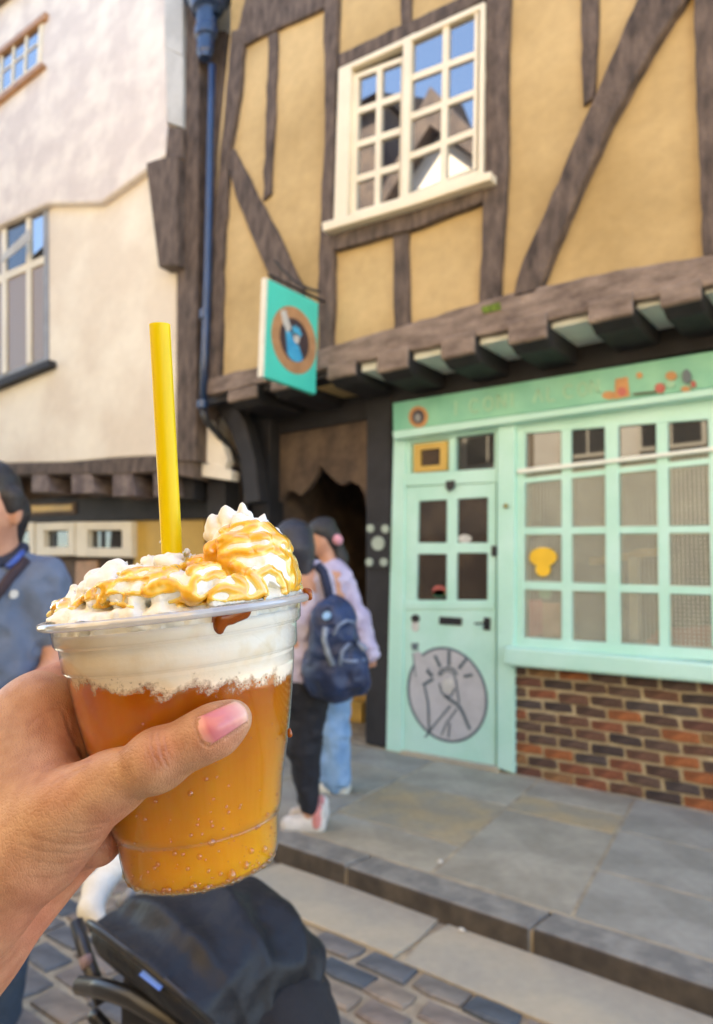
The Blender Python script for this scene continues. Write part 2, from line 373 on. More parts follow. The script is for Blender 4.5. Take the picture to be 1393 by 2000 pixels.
slab('moss_tuft', [(940, 600), (975, 590), (978, 604), (944, 612)], OU, NS, .085, .02, MAT['moss'], H, 0)
# upper mass and roof, out of the frame: it keeps the street in shade
yb = YU + 4.6
MB().box((XL, YU + .16, 3.0), (XR, yb, 8.9)).build('upper_storey', MAT['ochre'], H)
MB().add([(XL - .2, YU - .4, 8.8), (XR + .2, YU - .4, 8.8), (XR + .2, YU + 2.4, 11.0), (XL - .2, YU + 2.4, 11.0), (XL - .2, yb + .3, 8.8), (XR + .2, yb + .3, 8.8)],
         [(0, 1, 2, 3), (3, 2, 5, 4), (0, 3, 4), (1, 5, 2), (0, 4, 5, 1)]).build('roof', MAT['brown'], H)
# window of the upper storey
def glazed(parent, q, O, n, front, cols, rows, bw, bv, barmat, glass, pane_front, thick=.03):
    """bars between cols x rows panes (fractions), every pane and bar its own object"""
    for i in range(len(cols) - 1):
        for j in range(len(rows) - 1):
            MB().px(sub(q, cols[i], rows[j], cols[i + 1], rows[j + 1]), O, n, pane_front, .006).build('pane', glass if not isinstance(glass, list) else glass[(i * (len(rows) - 1) + j) % len(glass)], parent)
    for c in cols[1:-1]:
        MB().px(sub(q, c - bw / 2, 0, c + bw / 2, 1), O, n, front, thick).build('glazing_bar', barmat, parent)
    for r in rows[1:-1]:
        MB().px(sub(q, 0, r - bv / 2, 1, r + bv / 2), O, n, front - .002, thick).build('glazing_bar', barmat, parent)
q = [(661, 133), (946, 2), (942, 340), (651, 441)]
fr = MB(); ring_px(fr, q, .085, .035, .03, .035, OU, NS, .075, .10)
fr.px([(787, 74), (803, 67), (796, 386), (782, 391)], OU, NS, .072, .09)
win = fr.build('window', MAT['cream_paint'], H, bevel=.008)
MB().px([(664, 135), (944, 6), (940, 338), (655, 438)], OU, NS, .004, .05).build('backing', MAT['inside'], win)
ql = [(690, 146), (786, 110), (781, 392), (684, 420)]
s1 = MB(); ring_px(s1, ql, .11, .035, .02, .02, OU, NS, .032, .035); s1.build('sash', MAT['cream_paint'], win)
glazed(win, ql, OU, NS, .03, [.1, .535, .985], [.03, .27, .51, .755, .98], .10, .045, MAT['cream_paint'], MAT['pane_up'], .008)
qr = [(803, 67), (934, 20), (930, 330), (795, 384)]
s2 = MB(); ring_px(s2, qr, .02, .015, .05, .012, OU, NS, .06, .035); s2.build('sash', MAT['cream_paint'], win)
glazed(win, qr, OU, NS, .055, [.02, .52, .96], [.015, .27, .51, .755, .985], .085, .04, MAT['cream_paint'], MAT['pane_up'], .035)
MB().px([(628, 434), (800, 385), (958, 333), (957, 350), (800, 402), (630, 452)], OU, NS, .14, .17).build('window_sill', MAT['cream_paint'], win, bevel=.01)
# jetty: joists, soffit, beam above the shop
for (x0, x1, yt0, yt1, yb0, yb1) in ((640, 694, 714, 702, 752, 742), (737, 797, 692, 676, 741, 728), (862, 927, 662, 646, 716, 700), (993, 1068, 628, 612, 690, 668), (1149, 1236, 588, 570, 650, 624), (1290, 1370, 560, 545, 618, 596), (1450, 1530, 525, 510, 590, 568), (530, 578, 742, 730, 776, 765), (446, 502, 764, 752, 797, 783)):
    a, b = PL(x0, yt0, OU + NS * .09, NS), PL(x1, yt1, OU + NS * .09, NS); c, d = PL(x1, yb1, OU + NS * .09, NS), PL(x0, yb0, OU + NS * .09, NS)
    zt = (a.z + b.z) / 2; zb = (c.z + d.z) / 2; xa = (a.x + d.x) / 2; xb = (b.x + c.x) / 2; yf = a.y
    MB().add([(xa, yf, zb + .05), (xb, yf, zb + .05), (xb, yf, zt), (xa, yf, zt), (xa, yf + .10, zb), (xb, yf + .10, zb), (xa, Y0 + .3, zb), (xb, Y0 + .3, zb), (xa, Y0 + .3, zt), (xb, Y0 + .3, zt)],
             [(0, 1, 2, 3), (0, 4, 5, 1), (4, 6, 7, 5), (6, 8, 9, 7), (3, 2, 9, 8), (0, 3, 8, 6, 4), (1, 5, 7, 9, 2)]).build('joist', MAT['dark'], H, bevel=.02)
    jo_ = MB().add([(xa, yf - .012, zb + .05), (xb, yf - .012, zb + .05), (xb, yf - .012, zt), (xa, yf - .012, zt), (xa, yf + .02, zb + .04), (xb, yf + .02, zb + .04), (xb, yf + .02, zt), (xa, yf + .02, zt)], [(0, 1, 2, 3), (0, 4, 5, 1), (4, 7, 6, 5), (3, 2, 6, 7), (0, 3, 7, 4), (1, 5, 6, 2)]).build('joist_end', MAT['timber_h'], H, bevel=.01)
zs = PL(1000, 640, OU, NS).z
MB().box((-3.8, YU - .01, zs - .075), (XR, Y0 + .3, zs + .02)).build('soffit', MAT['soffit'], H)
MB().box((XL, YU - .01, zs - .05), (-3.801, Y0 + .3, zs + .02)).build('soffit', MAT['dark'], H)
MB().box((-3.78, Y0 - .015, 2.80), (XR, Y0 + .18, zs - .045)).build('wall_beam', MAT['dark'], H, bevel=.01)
# ground floor of the shop
MB().box((-3.52, Y0 + .30, 0), (XR, yb, 2.95)).build('shop_room', MAT['inside_shop'], H)
slab('corner_post', [(716, 775), (764, 775), (756, 1462), (713, 1452)], OS, NS, .03, .22, MAT['dark'], H, .012)
slab('fascia_board', [(767, 787), (1080, 736), (1393, 685), (1640, 645), (1640, 735), (1393, 757), (1080, 800), (768, 842)], OS, NS, .07, .08, MAT['fascia'], H, .006)
slab('cornice', [(766, 842), (1080, 800), (1393, 757), (1640, 735), (1640, 748), (1393, 772), (1080, 814), (768, 858)], OS, NS, .10, .11, MAT['mint'], H, .01)
# round badge, faint lettering and the coloured painting on the fascia
FO = OS + NS * .07
def dec(name, poly, mat, front=.006, O=FO, n=NS, parent=None): return MB().px(poly, O, n, front, front - .001).build(name, MAT[mat], parent)
fb = [o for o in bpy.data.objects if o.name == 'fascia_board'][0]
def circ(cx, cy, rx, ry, n=24, a0=0): return [(cx + rx * math.cos(2 * math.pi * k / n + a0), cy + ry * math.sin(2 * math.pi * k / n + a0)) for k in range(n)]
dec('badge_ring', circ(817, 814, 19, 21), 'orange_print', .006, parent=fb); dec('badge_disc', circ(817, 814, 12, 14), 'navy_print', .008, parent=fb); dec('badge_figure', circ(816, 816, 6, 8), 'lead', .010, parent=fb)
def stroke(pts, wd):                                            # thick polyline in picture units -> list of quads
    out = []
    for (x0, y0), (x1, y1) in zip(pts[:-1], pts[1:]):
        L = math.hypot(x1 - x0, y1 - y0) or 1; nx, ny = -(y1 - y0) / L * wd / 2, (x1 - x0) / L * wd / 2
        out.append([(x0 + nx, y0 + ny), (x1 + nx, y1 + ny), (x1 - nx, y1 - ny), (x0 - nx, y0 - ny)])
    return out
LTS = []
def glyph(pts):
    lt = MB()
    for s_ in stroke(pts, 4.5): lt.px(s_, FO, NS, .004, .003)
    lt.build('letter', MAT['pale_green'], fb)
for (lx, kind) in ((890, 'i'), (920, 'c'), (946, 'o'), (972, 'n'), (1000, 'i'), (1046, 'a'), (1070, 'l'), (1104, 'c'), (1130, 'o'), (1154, 'n')):
    by = 811 - (lx - 890) * .155; tp = by - 27
    if kind == 'i': glyph([(lx, by), (lx, tp)])
    if kind == 'l': glyph([(lx, tp), (lx, by), (lx + 14, by - 2)])
    if kind == 'c': glyph([(lx + 14, tp + 4), (lx + 5, tp), (lx - 2, tp + 8), (lx - 2, by - 8), (lx + 5, by), (lx + 14, by - 5)])
    if kind == 'o': glyph([(lx, tp + 6), (lx + 8, tp), (lx + 16, tp + 5), (lx + 16, by - 8), (lx + 8, by), (lx, by - 6), (lx, tp + 6)])
    if kind == 'n': glyph([(lx, by), (lx, tp), (lx + 15, by - 3), (lx + 15, tp - 2)])
    if kind == 'a': glyph([(lx - 4, by), (lx + 5, tp), (lx + 14, by - 2)])
pic = [('orange_print', circ(1190, 772, 14, 8)), ('orange_print', [(1200, 780), (1202, 740), (1226, 736), (1230, 774)]), ('red_print', circ(1215, 765, 9, 9)), ('orange_print', circ(1249, 733, 6, 6)),
       ('red_print', circ(1289, 758, 10, 10)), ('orange_print', circ(1311, 734, 11, 9)), ('pale_green', circ(1309, 750, 10, 7)), ('line_print', circ(1341, 735, 9, 14)), ('orange_print', circ(1339, 760, 9, 6)), ('red_print', circ(1354, 750, 5, 7)), ('brown', [(1236, 768), (1280, 764), (1280, 767), (1236, 771)])]
for i, (m_, pl) in enumerate(pic): dec('painted_motif', pl, m_, .004 + i * .0012, parent=fb)
# shopfront: pilasters, transom, door, window
slab('pilaster', [(768, 857), (791, 853), (785, 1472), (753, 1466)], OS, NS, .03, .12, MAT['mint'], H, .01)
slab('pilaster', [(971, 832), (1005, 827), (1004, 1512), (970, 1500)], OS, NS, .045, .14, MAT['mint'], H, .01)
slab('head_rail', [(791, 854), (971, 829), (971, 843), (791, 866)], OS, NS, .012, .08, MAT['mint'], H, .004)
slab('transom_rail', [(790, 925), (971, 914), (971, 942), (790, 950)], OS, NS, .02, .09, MAT['mint'], H, .006)
fl = MB().px([(877, 855), (890, 853), (889, 918), (877, 920)], OS, NS, .006, .06).build('fanlight', MAT['mint'], H)
for q_ in ([(791, 866), (803, 864), (803, 924), (790, 926)], [(966, 844), (971, 843), (971, 914), (966, 914)]): MB().px(q_, OS, NS, .006, .06).build('fanlight_jamb', MAT['mint'], fl)
MB().px([(889, 853), (966, 843), (966, 914), (889, 919)], OS, NS, -.03, .006).build('pane', MAT['pane'], fl)
MB().px([(803, 864), (877, 855), (877, 920), (803, 924)], OS, NS, -.02, .02).build('panel', MAT['mint'], fl)
vq = [(808, 868), (873, 861), (872, 918), (808, 923)]
vt = ring_px(MB(), vq, .2, .22, .2, .2, OS, NS, .022, .05).build('vent', MAT['yellow_vent'], fl)
MB().px(sub(vq, .2, .22, .8, .8), OS, NS, -.01, .004).build('vent_back', MAT['brown'], vt) if False else None
vm = MB(); vm.px(sub(vq, .2, .22, .8, .8), OS, NS, -.005, .012)
for k in range(5): vm.px(sub(vq, .2, .24 + k * .115, .8, .29 + k * .115), OS, NS, .008, .01)
vm.build('vent_grille', MAT['brown'], fl)
# door leaf built of stiles, rails and panels
dq = lambda *p: list(p)
D = MB()
D.px([(793, 952), (818, 950), (813, 1172), (789, 1172)], OS, NS, .01, .05)                    # left stile, upper
D.px([(953, 944), (969, 942), (968, 1172), (952, 1172)], OS, NS, .01, .05)                    # right stile
D.px([(818, 950), (953, 944), (953, 971), (818, 979)], OS, NS, .009, .048)                     # top rail
D.px([(873, 975), (893, 974), (891, 1172), (872, 1172)], OS, NS, .009, .048)                   # middle stile
D.px([(816, 1060), (873, 1060), (873, 1082), (815, 1082)], OS, NS, .008, .046); D.px([(892, 1060), (953, 1060), (953, 1080), (892, 1080)], OS, NS, .008, .046)
D.px([(789, 1172), (968, 1172), (968, 1498), (784, 1466)], OS, NS, .01, .05)                   # solid lower half
D.px([(791, 1176), (966, 1176), (966, 1190), (790, 1190)], OS, NS, .018, .02)
door = D.build('door', MAT['mint'], H, bevel=.004)
for pq in ([(816, 977), (873, 974), (873, 1061), (814, 1061)], [(892, 972), (954, 969), (954, 1061), (892, 1061)], [(814, 1081), (873, 1081), (872, 1168), (813, 1168)], [(892, 1079), (954, 1079), (954, 1172), (891, 1172)]):
    MB().px(pq, OS, NS, -.015, .006).build('pane', MAT['pane'], door)
dg = MB()
for k in range(26):
    x = 816 + k * 5.4
    dg.px([(x, 975), (x + 1.2, 975), (x, 1170), (x - 1.2, 1170)], OS, NS, -.008, .004)
for k in range(37):
    y = 978 + k * 5.3
    dg.px([(814, y), (953, y - 3 * (1 - k / 18)), (953, y + 1.1 - 3 * (1 - k / 18)), (814, y + 1.1)], OS, NS, -.007, .004)
dg.build('wire_grille', MAT['brown'], door)['kind'] = 'stuff'
MB().px([(858, 1204), (902, 1207), (901, 1222), (857, 1219)], OS, NS, .02, .012).build('letterbox', MAT['black'], door, bevel=.003)
hm = MB().px([(945, 1206), (957, 1207), (956, 1231), (944, 1230)], OS, NS, .022, .012); hp = PL(950, 1217, OS + NS * .022, NS); hm.tube([hp, hp + NS * .04, hp + NS * .045 + Vector((-.07, 0, -.005))], .008)
hm.build('door_handle', MAT['black'], door)
MB().px([(960, 1066), (970, 1066), (969, 1086), (960, 1086)], OS, NS, .024, .02).build('latch', MAT['black'], door)
MB().px([(871, 940), (887, 938), (887, 952), (876, 960), (871, 952)], OS, NS, .036, .012).build('latch', MAT['black'], door)
# printed figure on the door (raised flat print)
DO = OS + NS * .01
def dd(name, poly, mat, front): return MB().px(poly, DO, NS, front, front - .0004).build(name, MAT[mat], door)
tilt = lambda cx, cy, pts: [(cx + x, cy + y + .16 * x) for x, y in pts]
dd('emblem_rim', tilt(874, 1357, circ(0, 0, 79, 93, 40)), 'line_print', .003); dd('emblem_disc', tilt(874, 1357, circ(0, 0, 74, 88, 40)), 'grey_print', .005)
dd('emblem_arm', [(806, 1275), (820, 1272), (834, 1300), (836, 1330), (812, 1322)], 'grey_print', .006)
dd('emblem_torch', [(803, 1256), (817, 1256), (815, 1270), (805, 1270)], 'line_print', .007); dd('emblem_flame', circ(811, 1222, 7, 12), 'pale_print', .006); dd('emblem_flame', circ(811, 1208, 8, 8), 'black', .0075)
el = MB()
def ln(pts, wd): 
    for s_ in stroke(pts, wd): el.px(s_, DO, NS, .0085, .002)
for (x, y, x2, y2) in ((849, 1280, 860, 1303), (877, 1271, 877, 1300), (911, 1287, 896, 1306), (833, 1310, 845, 1320), (923, 1318, 906, 1321), (826, 1338, 846, 1326)): ln([(x, y), (x2, y2)], 6)
ln([(856 + 0, 1318), (862, 1308), (874, 1304), (886, 1307), (893, 1318)], 4); ln([(860, 1320), (866, 1312), (876, 1310), (886, 1316), (891, 1330), (893, 1350), (897, 1372)], 3)
ln([(858, 1335), (862, 1352), (872, 1362), (882, 1358), (888, 1345)], 3); ln([(868, 1358), (884, 1370), (896, 1378), (904, 1392), (912, 1412), (918, 1425)], 6)
ln([(829, 1340), (836, 1372), (838, 1424)], 4); ln([(880, 1378), (850, 1414), (838, 1428)], 3.5); ln([(893, 1384), (872, 1412), (862, 1436)], 3); ln([(878, 1412), (876, 1440)], 3); ln([(806, 1275), (812, 1322)], 2); ln([(836, 1305), (840, 1322)], 2.5); ln([(830, 1440), (846, 1420)], 3)
el.build('emblem_outline', MAT['line_print'], door)
dd('emblem_face', circ(875, 1338, 11, 14), 'pale_print', .0095)
dd('rainbow_sticker', circ(858, 1154, 13, 11), 'red_print', -.003); dd('rainbow_sticker', circ(858, 1158, 12, 7), 'yel_print', -.0015); dd('rainbow_sticker', circ(858, 1162, 11, 4), 'green_print', 0.0)
MB().px(circ(908, 1052, 13, 8), OS, NS, -.006, .004).build('sticker', MAT['pale_print'], door)
slab('door_step', [(782, 1466), (970, 1499), (974, 1512), (776, 1478)], OS, NS, .06, .2, MAT['gutter'], H, .01)
# shop window
W = MB()
cols = [(1026, 1096), (1115, 1182), (1208, 1284), (1305, 1386)]
W.px([(1005, 827), (1026, 825), (1022, 1262), (1004, 1262)], OS, NS, .012, .10)
W.px([(1026, 816), (1393, 768), (1640, 742), (1640, 792), (1393, 818), (1026, 846)], OS, NS, .010, .10)
for (a, b, c, d) in ((1096, 1115, 1097, 1117), (1181, 1207, 1184, 1211), (1281, 1304, 1288, 1308), (1383, 1402, 1390, 1410), (1480, 1500, 1488, 1508)):
    W.px([(a, 838 - (a - 1026) * .07), (b, 838 - (b - 1026) * .07), (d, 1264), (c, 1264)], OS, NS, .008 if a != 1181 else .014, .06)
shopwin = W.build('shop_window', MAT['mint'], H, bevel=.004)
topq = [(1026, 842), (1640, 786), (1640, 866), (1026, 914)]
botq = [(1022, 926), (1640, 860), (1640, 1300), (1018, 1250)]
for (a, b, c, d) in ((1026, 1096, 1026, 1096), (1115, 1181, 1115, 1182), (1207, 1281, 1208, 1285), (1304, 1383, 1305, 1386), (1402, 1480, 1404, 1484), (1500, 1640, 1504, 1640)):
    ty = lambda x: 842 - (x - 1026) * .088
    my = lambda x: 914 - (x - 1026) * .088
    MB().px([(a, ty(a)), (b, ty(b)), (b, my(b)), (a, my(a))], OS, NS, -.012, .006).build('pane', MAT['pane'], shopwin)
    for (r0, r1) in ((918, 1036), (1036, 1144), (1144, 1256)):
        MB().px([(a - 2, r0 if r0 > 1000 else r0 - (a - 1026) * .11), (b + 2, r0 if r0 > 1000 else r0 - (b - 1026) * .11), (d + 2, r1 + .06 * (d - 1026) * (r1 > 1200)), (c - 2, r1 + .06 * (c - 1026) * (r1 > 1200))], OS, NS, -.022, .005).build('pane', MAT['pane_clear'], shopwin)
for (y0, s0, hh) in ((1030, -.01, 14), (1135, .03, 16)):
    MB().px([(1022, y0), (1393, y0 + 371 * s0), (1640, y0 + 618 * s0), (1640, y0 + hh + 618 * s0), (1393, y0 + hh + 371 * s0), (1022, y0 + hh)], OS, NS, .006, .04).build('glazing_bar', MAT['mint'], shopwin)
MB().px([(1010, 916), (1200, 895), (1393, 872), (1640, 842), (1640, 850), (1393, 880), (1200, 903), (1010, 925)], OS, NS, .04, .05).build('guard_rail', MAT['soffit'], shopwin, bevel=.004)
MB().px([(1020, 934), (1393, 893), (1640, 862), (1640, 876), (1393, 905), (1020, 944)], OS, NS, .004, .03).build('glazing_bar', MAT['mint'], shopwin)
MB().px([(1004, 1244), (1393, 1268), (1640, 1284), (1640, 1306), (1393, 1292), (1004, 1264)], OS, NS, .02, .10).build('bottom_rail', MAT['mint'], shopwin, bevel=.004)
wm = MB()
a0 = PL(1024, 926, OS, NS); b0 = PL(1640, 860, OS, NS); c0 = PL(1020, 1256, OS, NS)
xw = a0.x
while xw < b0.x: wm.box((xw, Y0 + .004, c0.z), (xw + .0075, Y0 + .0085, a0.z + .02)); xw += .026
zw = c0.z
while zw < a0.z + .02: wm.box((a0.x, Y0 + .009, zw), (b0.x, Y0 + .0135, zw + .0075)); zw += .026
wm.build('wire_grille', MAT['mesh'], shopwin)['kind'] = 'stuff'
# display inside
MB().px(circ(1061, 1088, 27, 19), OS, NS, .016, .001).build('yellow_sticker', MAT['yel_print'], shopwin); MB().px(circ(1061, 1112, 15, 14), OS, NS, .018, .001).build('yellow_sticker', MAT['yel_print'], shopwin)
MB().px([(1032, 1172), (1060, 1172), (1060, 1240), (1032, 1240)], OS, NS, -.019, .001).build('poster', MAT['red_print'], shopwin); MB().px([(1060, 1176), (1094, 1176), (1094, 1242), (1060, 1242)], OS, NS, -.019, .001).build('poster', MAT['tan'], shopwin); MB().px(circ(1066, 1160, 12, 10), OS, NS, -.019, .001).build('sticker', MAT['green_print'], shopwin)
cnt = thing('shop_counter', 'red topped counter dimly seen behind the shop window mesh', 'counter', (-1.4, Y0 + .2, .8))
MB().px([(1262, 1252), (1290, 1226), (1393, 1222), (1640, 1240), (1640, 1300), (1262, 1262)], OS + NS * -.12, NS, 0, .08).build('counter_front', MAT['red_print'], cnt)
MB().px([(1225, 1090), (1245, 1088), (1248, 1250), (1228, 1250)], OS + NS * -.14, NS, 0, .05).build('counter_post', MAT['cream_paint'], cnt)
MB().px([(1150, 1090), (1290, 1066), (1290, 1084), (1150, 1104)], OS + NS * -.16, NS, 0, .03).build('shelf', MAT['yellow_vent'], cnt)
slab('shop_sill', [(985, 1262), (1004, 1264), (1200, 1279), (1393, 1297), (1640, 1318), (1640, 1358), (1393, 1336), (1200, 1319), (1004, 1302), (984, 1298)], OS, NS, .13, .15, MAT['mint'], H, .02)
MB().ball(PL(988, 988, OS + NS * .06, NS), .018, 6).build('bell_push', MAT['brass'], H)
# brick stall riser, every brick an object
x0 = -2.42; riser = MB().box((x0, Y0 - .004, -.01), (XR, Y0 + .2, .85)).build('stall_riser', MAT['mortar'], H)
bms = []
for i in range(5):
    bms.append(stone_mesh('brick', .207, .059, .012, MAT['brick'], inset=.005, jit=.004, seed=40 + i))
zc = .04; rowi = 0
rot = Matrix.Rotation(R(90), 4, 'X')
for me in bms: me.transform(rot)                                # stone faces now point to -y
while zc < .84:
    x = x0 + (.11 if rowi % 2 else 0) + .0
    while x < XR:
        wdt = .224
        sx = 1.0
        if x == x0 and rowi % 2 == 0 and False: sx = .5
        o = bpy.data.objects.new('brick', bms[random.randrange(5)]); COL.objects.link(o); o.parent = riser
        o.location = (x + wdt / 2, Y0 - .004 + random.uniform(-.007, .005), zc + random.uniform(-.004, .004)); o.rotation_euler = (0, random.uniform(-.03, .03), random.uniform(-.02, .02)); o.scale = (random.uniform(.95, 1.02), 1, random.uniform(.94, 1.06))
        x += wdt
    if rowi % 2:
        o = bpy.data.objects.new('brick', bms[0]); COL.objects.link(o); o.parent = riser; o.location = (x0 + .052, Y0 - .004, zc); o.scale = (.46, 1, 1)
    zc += .0755; rowi += 1
# passage to the left of the shop, with its carved head board
PA = Vector((0, Y0 + .12, 0))
head = [(528, 845), (722, 815), (722, 1010), (716, 1000), (712, 968), (702, 948), (684, 940), (668, 948), (656, 942), (640, 926), (624, 908), (618, 928), (604, 950), (586, 968), (574, 960), (562, 958), (550, 972), (538, 1000), (528, 1040)]
slab('arch_board', head, PA, NS, 0, .06, MAT['brown'], H, .006)
MB().px([(520, 800), (722, 770), (722, 818), (520, 852)], PA, NS, .03, .1).build('lintel', MAT['dark'], H, bevel=.01)
slab('passage_post', [(468, 790), (528, 790), (524, 1100), (520, 1480), (478, 1490), (474, 1100)], OS, NS, .02, .2, MAT['dark'], H, .012)
slab('bracket', [(424, 772), (452, 778), (480, 830), (498, 900), (506, 980), (478, 985), (468, 900), (448, 840), (420, 800)], OU + Vector((0, .12, 0)), NS, 0, .14, MAT['dark'], H, .02)
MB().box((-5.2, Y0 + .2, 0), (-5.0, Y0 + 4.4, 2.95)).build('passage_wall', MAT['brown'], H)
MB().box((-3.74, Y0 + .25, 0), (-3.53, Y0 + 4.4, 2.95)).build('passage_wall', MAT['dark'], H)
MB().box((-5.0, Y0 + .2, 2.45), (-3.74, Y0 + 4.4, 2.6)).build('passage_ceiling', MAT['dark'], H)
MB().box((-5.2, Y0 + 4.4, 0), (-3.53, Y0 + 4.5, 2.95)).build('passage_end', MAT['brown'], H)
sun_block = thing('sunlit_patch', 'yellow block painted like a sunlit patch of floor inside the dark passage', 'light patch', (-4.0, Y0 + .7, 0))
p_ = PL(690, 1395, OS + Vector((0, .75, 0)), NS)  # added yellow blocks stand in for a sunlit patch of passage floor
MB().box((p_.x - .16, p_.y, 0), (p_.x + .10, p_.y + .3, .20)).build('lit_block', MAT['sun_yellow'], sun_block, bevel=.02); MB().box((p_.x - .12, p_.y + .1, .2), (p_.x + .10, p_.y + .32, .33)).build('lit_block', MAT['sun_yellow'], sun_block, bevel=.02)
# five-dial plate fixed on the corner post
dp = thing('dial_plate', 'dark plate with five round pale dials on the black post', 'plate', PL(738, 1066, OS + NS * .03, NS))
MB().px([(717, 1018), (761, 1020), (760, 1112), (716, 1110)], OS, NS, .045, .014).build('plate', MAT['black'], dp)
for (cx, cy, rr) in ((738, 1061, 14), (723, 1032, 8), (752, 1033, 8), (721, 1098, 8), (749, 1098, 8)):
    MB().px(circ(cx, cy, rr * .9, rr), OS, NS, .055, .01).build('dial', MAT['dial'], dp)

# ================================================================== HANGING SIGN
XS = -3.901
sg = thing('hanging_sign', 'square turquoise hanging sign with a round painted figure badge', 'sign', (XS, 3.9, 2.83))
NX = Vector((1, 0, 0)); OX = Vector((XS, 0, 0))
MB().box((XS - .045, 3.60, 2.840), (XS, 4.172, 3.614)).build('board', MAT['turq'], sg, bevel=.004)
MB().box((XS - .047, 3.575, 2.836), (XS - .004, 3.598, 3.616)).build('edge_strip', MAT['sign_edge'], sg)
sc_ = Vector((XS, 3.905, 3.205)); Yv, Zv = Vector((0, 1, 0)), Vector((0, 0, 1))
def sd(name, cy, cz, ry, rz, mat, k): MB().disc(Vector((XS + .0005, cy, cz)), Yv, Zv, ry, rz, Vector((.002 + k * .0015, 0, 0)), 36).build(name, MAT[mat], sg)
sd('badge_ring', 3.905, 3.215, .255, .27, 'tan', 0); sd('badge_field', 3.905, 3.215, .165, .175, 'navy_print', 1)
def sp(name, poly, mat, k): MB().prism([Vector((XS + .0005, y, z)) for y, z in poly], Vector((.002 + k * .0015, 0, 0))).build(name, MAT[mat], sg)
sp('badge_robe', [(3.80, 3.27), (3.86, 3.27), (3.90, 3.20), (3.95, 3.18), (4.0, 3.10), (3.995, 3.07), (3.94, 3.045), (3.88, 3.045), (3.83, 3.08)], 'blue_print', 2)
sp('badge_arm', [(3.74, 3.40), (3.79, 3.43), (3.86, 3.30), (3.82, 3.25), (3.77, 3.31)], 'pale_print', 3)
sp('badge_crown', [(3.87, 3.30), (3.88, 3.33), (3.90, 3.31), (3.91, 3.345), (3.93, 3.315), (3.955, 3.335), (3.96, 3.30), (3.985, 3.29), (3.97, 3.26), (3.90, 3.26)], 'blue_print', 3); sd('badge_face', 3.925, 3.235, .032, .042, 'pale_print', 3)
bk = MB(); bk.tube([(XS - .02, 3.62, 3.66), (XS - .02, YU + .02, 3.66)], .012); bk.tube([(XS - .02, 3.66, 3.66), (XS - .02, 3.66, 3.61)], .006); bk.tube([(XS - .02, 4.08, 3.66), (XS - .02, 4.08, 3.61)], .006)
bk.build('sign_bracket', MAT['black'], sg)
w0, w1 = PL(536, 508, OU + NS * .3, NS), PL(626, 570, OU + NS * .05, NS); mid = (w0 + w1) / 2 - Vector((0, 0, .06))
MB().tube([w0, w0.lerp(mid, .5) - Vector((0, 0, .015)), mid, w1.lerp(mid, .5) - Vector((0, 0, .015)), w1], .012).build('stay_wire', MAT['black'], sg)

# ================================================================== LEFT WHITE HOUSE
OL = Vector((-5.963, 4.25, 0)); aL = R(6)
UL = Vector((-math.cos(aL), -math.sin(aL), 0)); NL = Vector((math.sin(aL), -math.cos(aL), 0))
LH = thing('white_house', 'cream rendered house with an overhanging upper storey beside the drainpipe', 'house', (-7.5, 4.1, 0))
def ls(name, poly, front, thick, mat, parent=None, bevel=.006): return slab(name, poly, OL, NL, front, thick, MAT[mat], parent or LH, bevel)
ls('lower_wall', [(-420, 520), (-420, 930), (0, 905), (130, 903), (230, 894), (345, 889), (346, 240), (-420, 400)], 0, .3, 'white', bevel=.02)
ls('upper_wall', [(-420, -420), (318, -300), (322, 0), (326, 175), (325, 303), (262, 348), (195, 396), (92, 398), (0, 440), (-420, 600)], .09, .3, 'white_up', bevel=.03)
ls('weather_board', [(320, -200), (357, -200), (357, 0), (356, 108), (322, 92)], .10, .12, 'grey_board'); ls('weather_board', [(323, 92), (357, 110), (356, 248), (327, 238)], .095, .12, 'grey_board')
cb = MB(); cb.px([(284, 318), (300, 312), (346, 300), (346, 518), (309, 522)], OL, NL, .16, .3); cb.px([(328, 246), (356, 250), (354, 310), (322, 306)], OL, NL, .12, .3)
cb.build('corbel', MAT['timber'], LH, bevel=.02)
ls('corner_post', [(357, 100), (388, 100), (386, 500), (382, 900), (344, 900), (346, 500)], .05, .3, 'timber')
ls('corner_post', [(357, -300), (388, -300), (388, 101), (357, 101)], .045, .3, 'timber')
# windows of the white house
w1q = [(-150, 505), (94, 392), (95, 704), (-150, 800)]
f1 = ring_px(MB(), w1q, .03, .05, .04, .03, OL, NL, .012, .06).build('window', MAT['lead'], LH)
MB().px(w1q, OL, NL, .002, .03).build('backing', MAT['inside'], f1)
glazed(f1, sub(w1q, .03, .05, .96, .97), OL, NL, .03, [0, .34, .66, .87, 1.0], [0, .33, 1.0], .035, .05, MAT['cream_paint'], [MAT['pane_up'], MAT['pane_curtain'], MAT['pane_curtain'], MAT['pane_curtain'], MAT['pane'], MAT['pane_curtain'], MAT['pane_up'], MAT['pane_curtain']], .008)
MB().px([(2, 500), (58, 446), (60, 468), (0, 516)], OL, NL, .16, .012).build('open_vent', MAT['grey_board'], f1)
MB().px([(-150, 800), (95, 702), (97, 714), (-150, 815)], OL, NL, .10, .14).build('window_sill', MAT['dark'], f1)
w2q = [(-60, 150), (84, 32), (78, 122), (-60, 232)]
f2 = ring_px(MB(), w2q, .03, .06, .05, .04, OL, NL, .112, .06).build('window', MAT['cream_paint'], LH)
glazed(f2, sub(w2q, .03, .06, .95, .96), OL, NL, .115, [0, .22, .44, .62, .81, 1.0], [0, .5, 1.0], .03, .04, MAT['cream_paint'], MAT['pane_up'], .10)
MB().px([(-60, 232), (80, 120), (82, 127), (-60, 242)], OL, NL, .16, .10).build('window_sill', MAT['tan'], f2); MB().px([(-60, 143), (88, 22), (86, 34), (-60, 152)], OL, NL, .15, .08).build('window_head', MAT['tan'], f2)
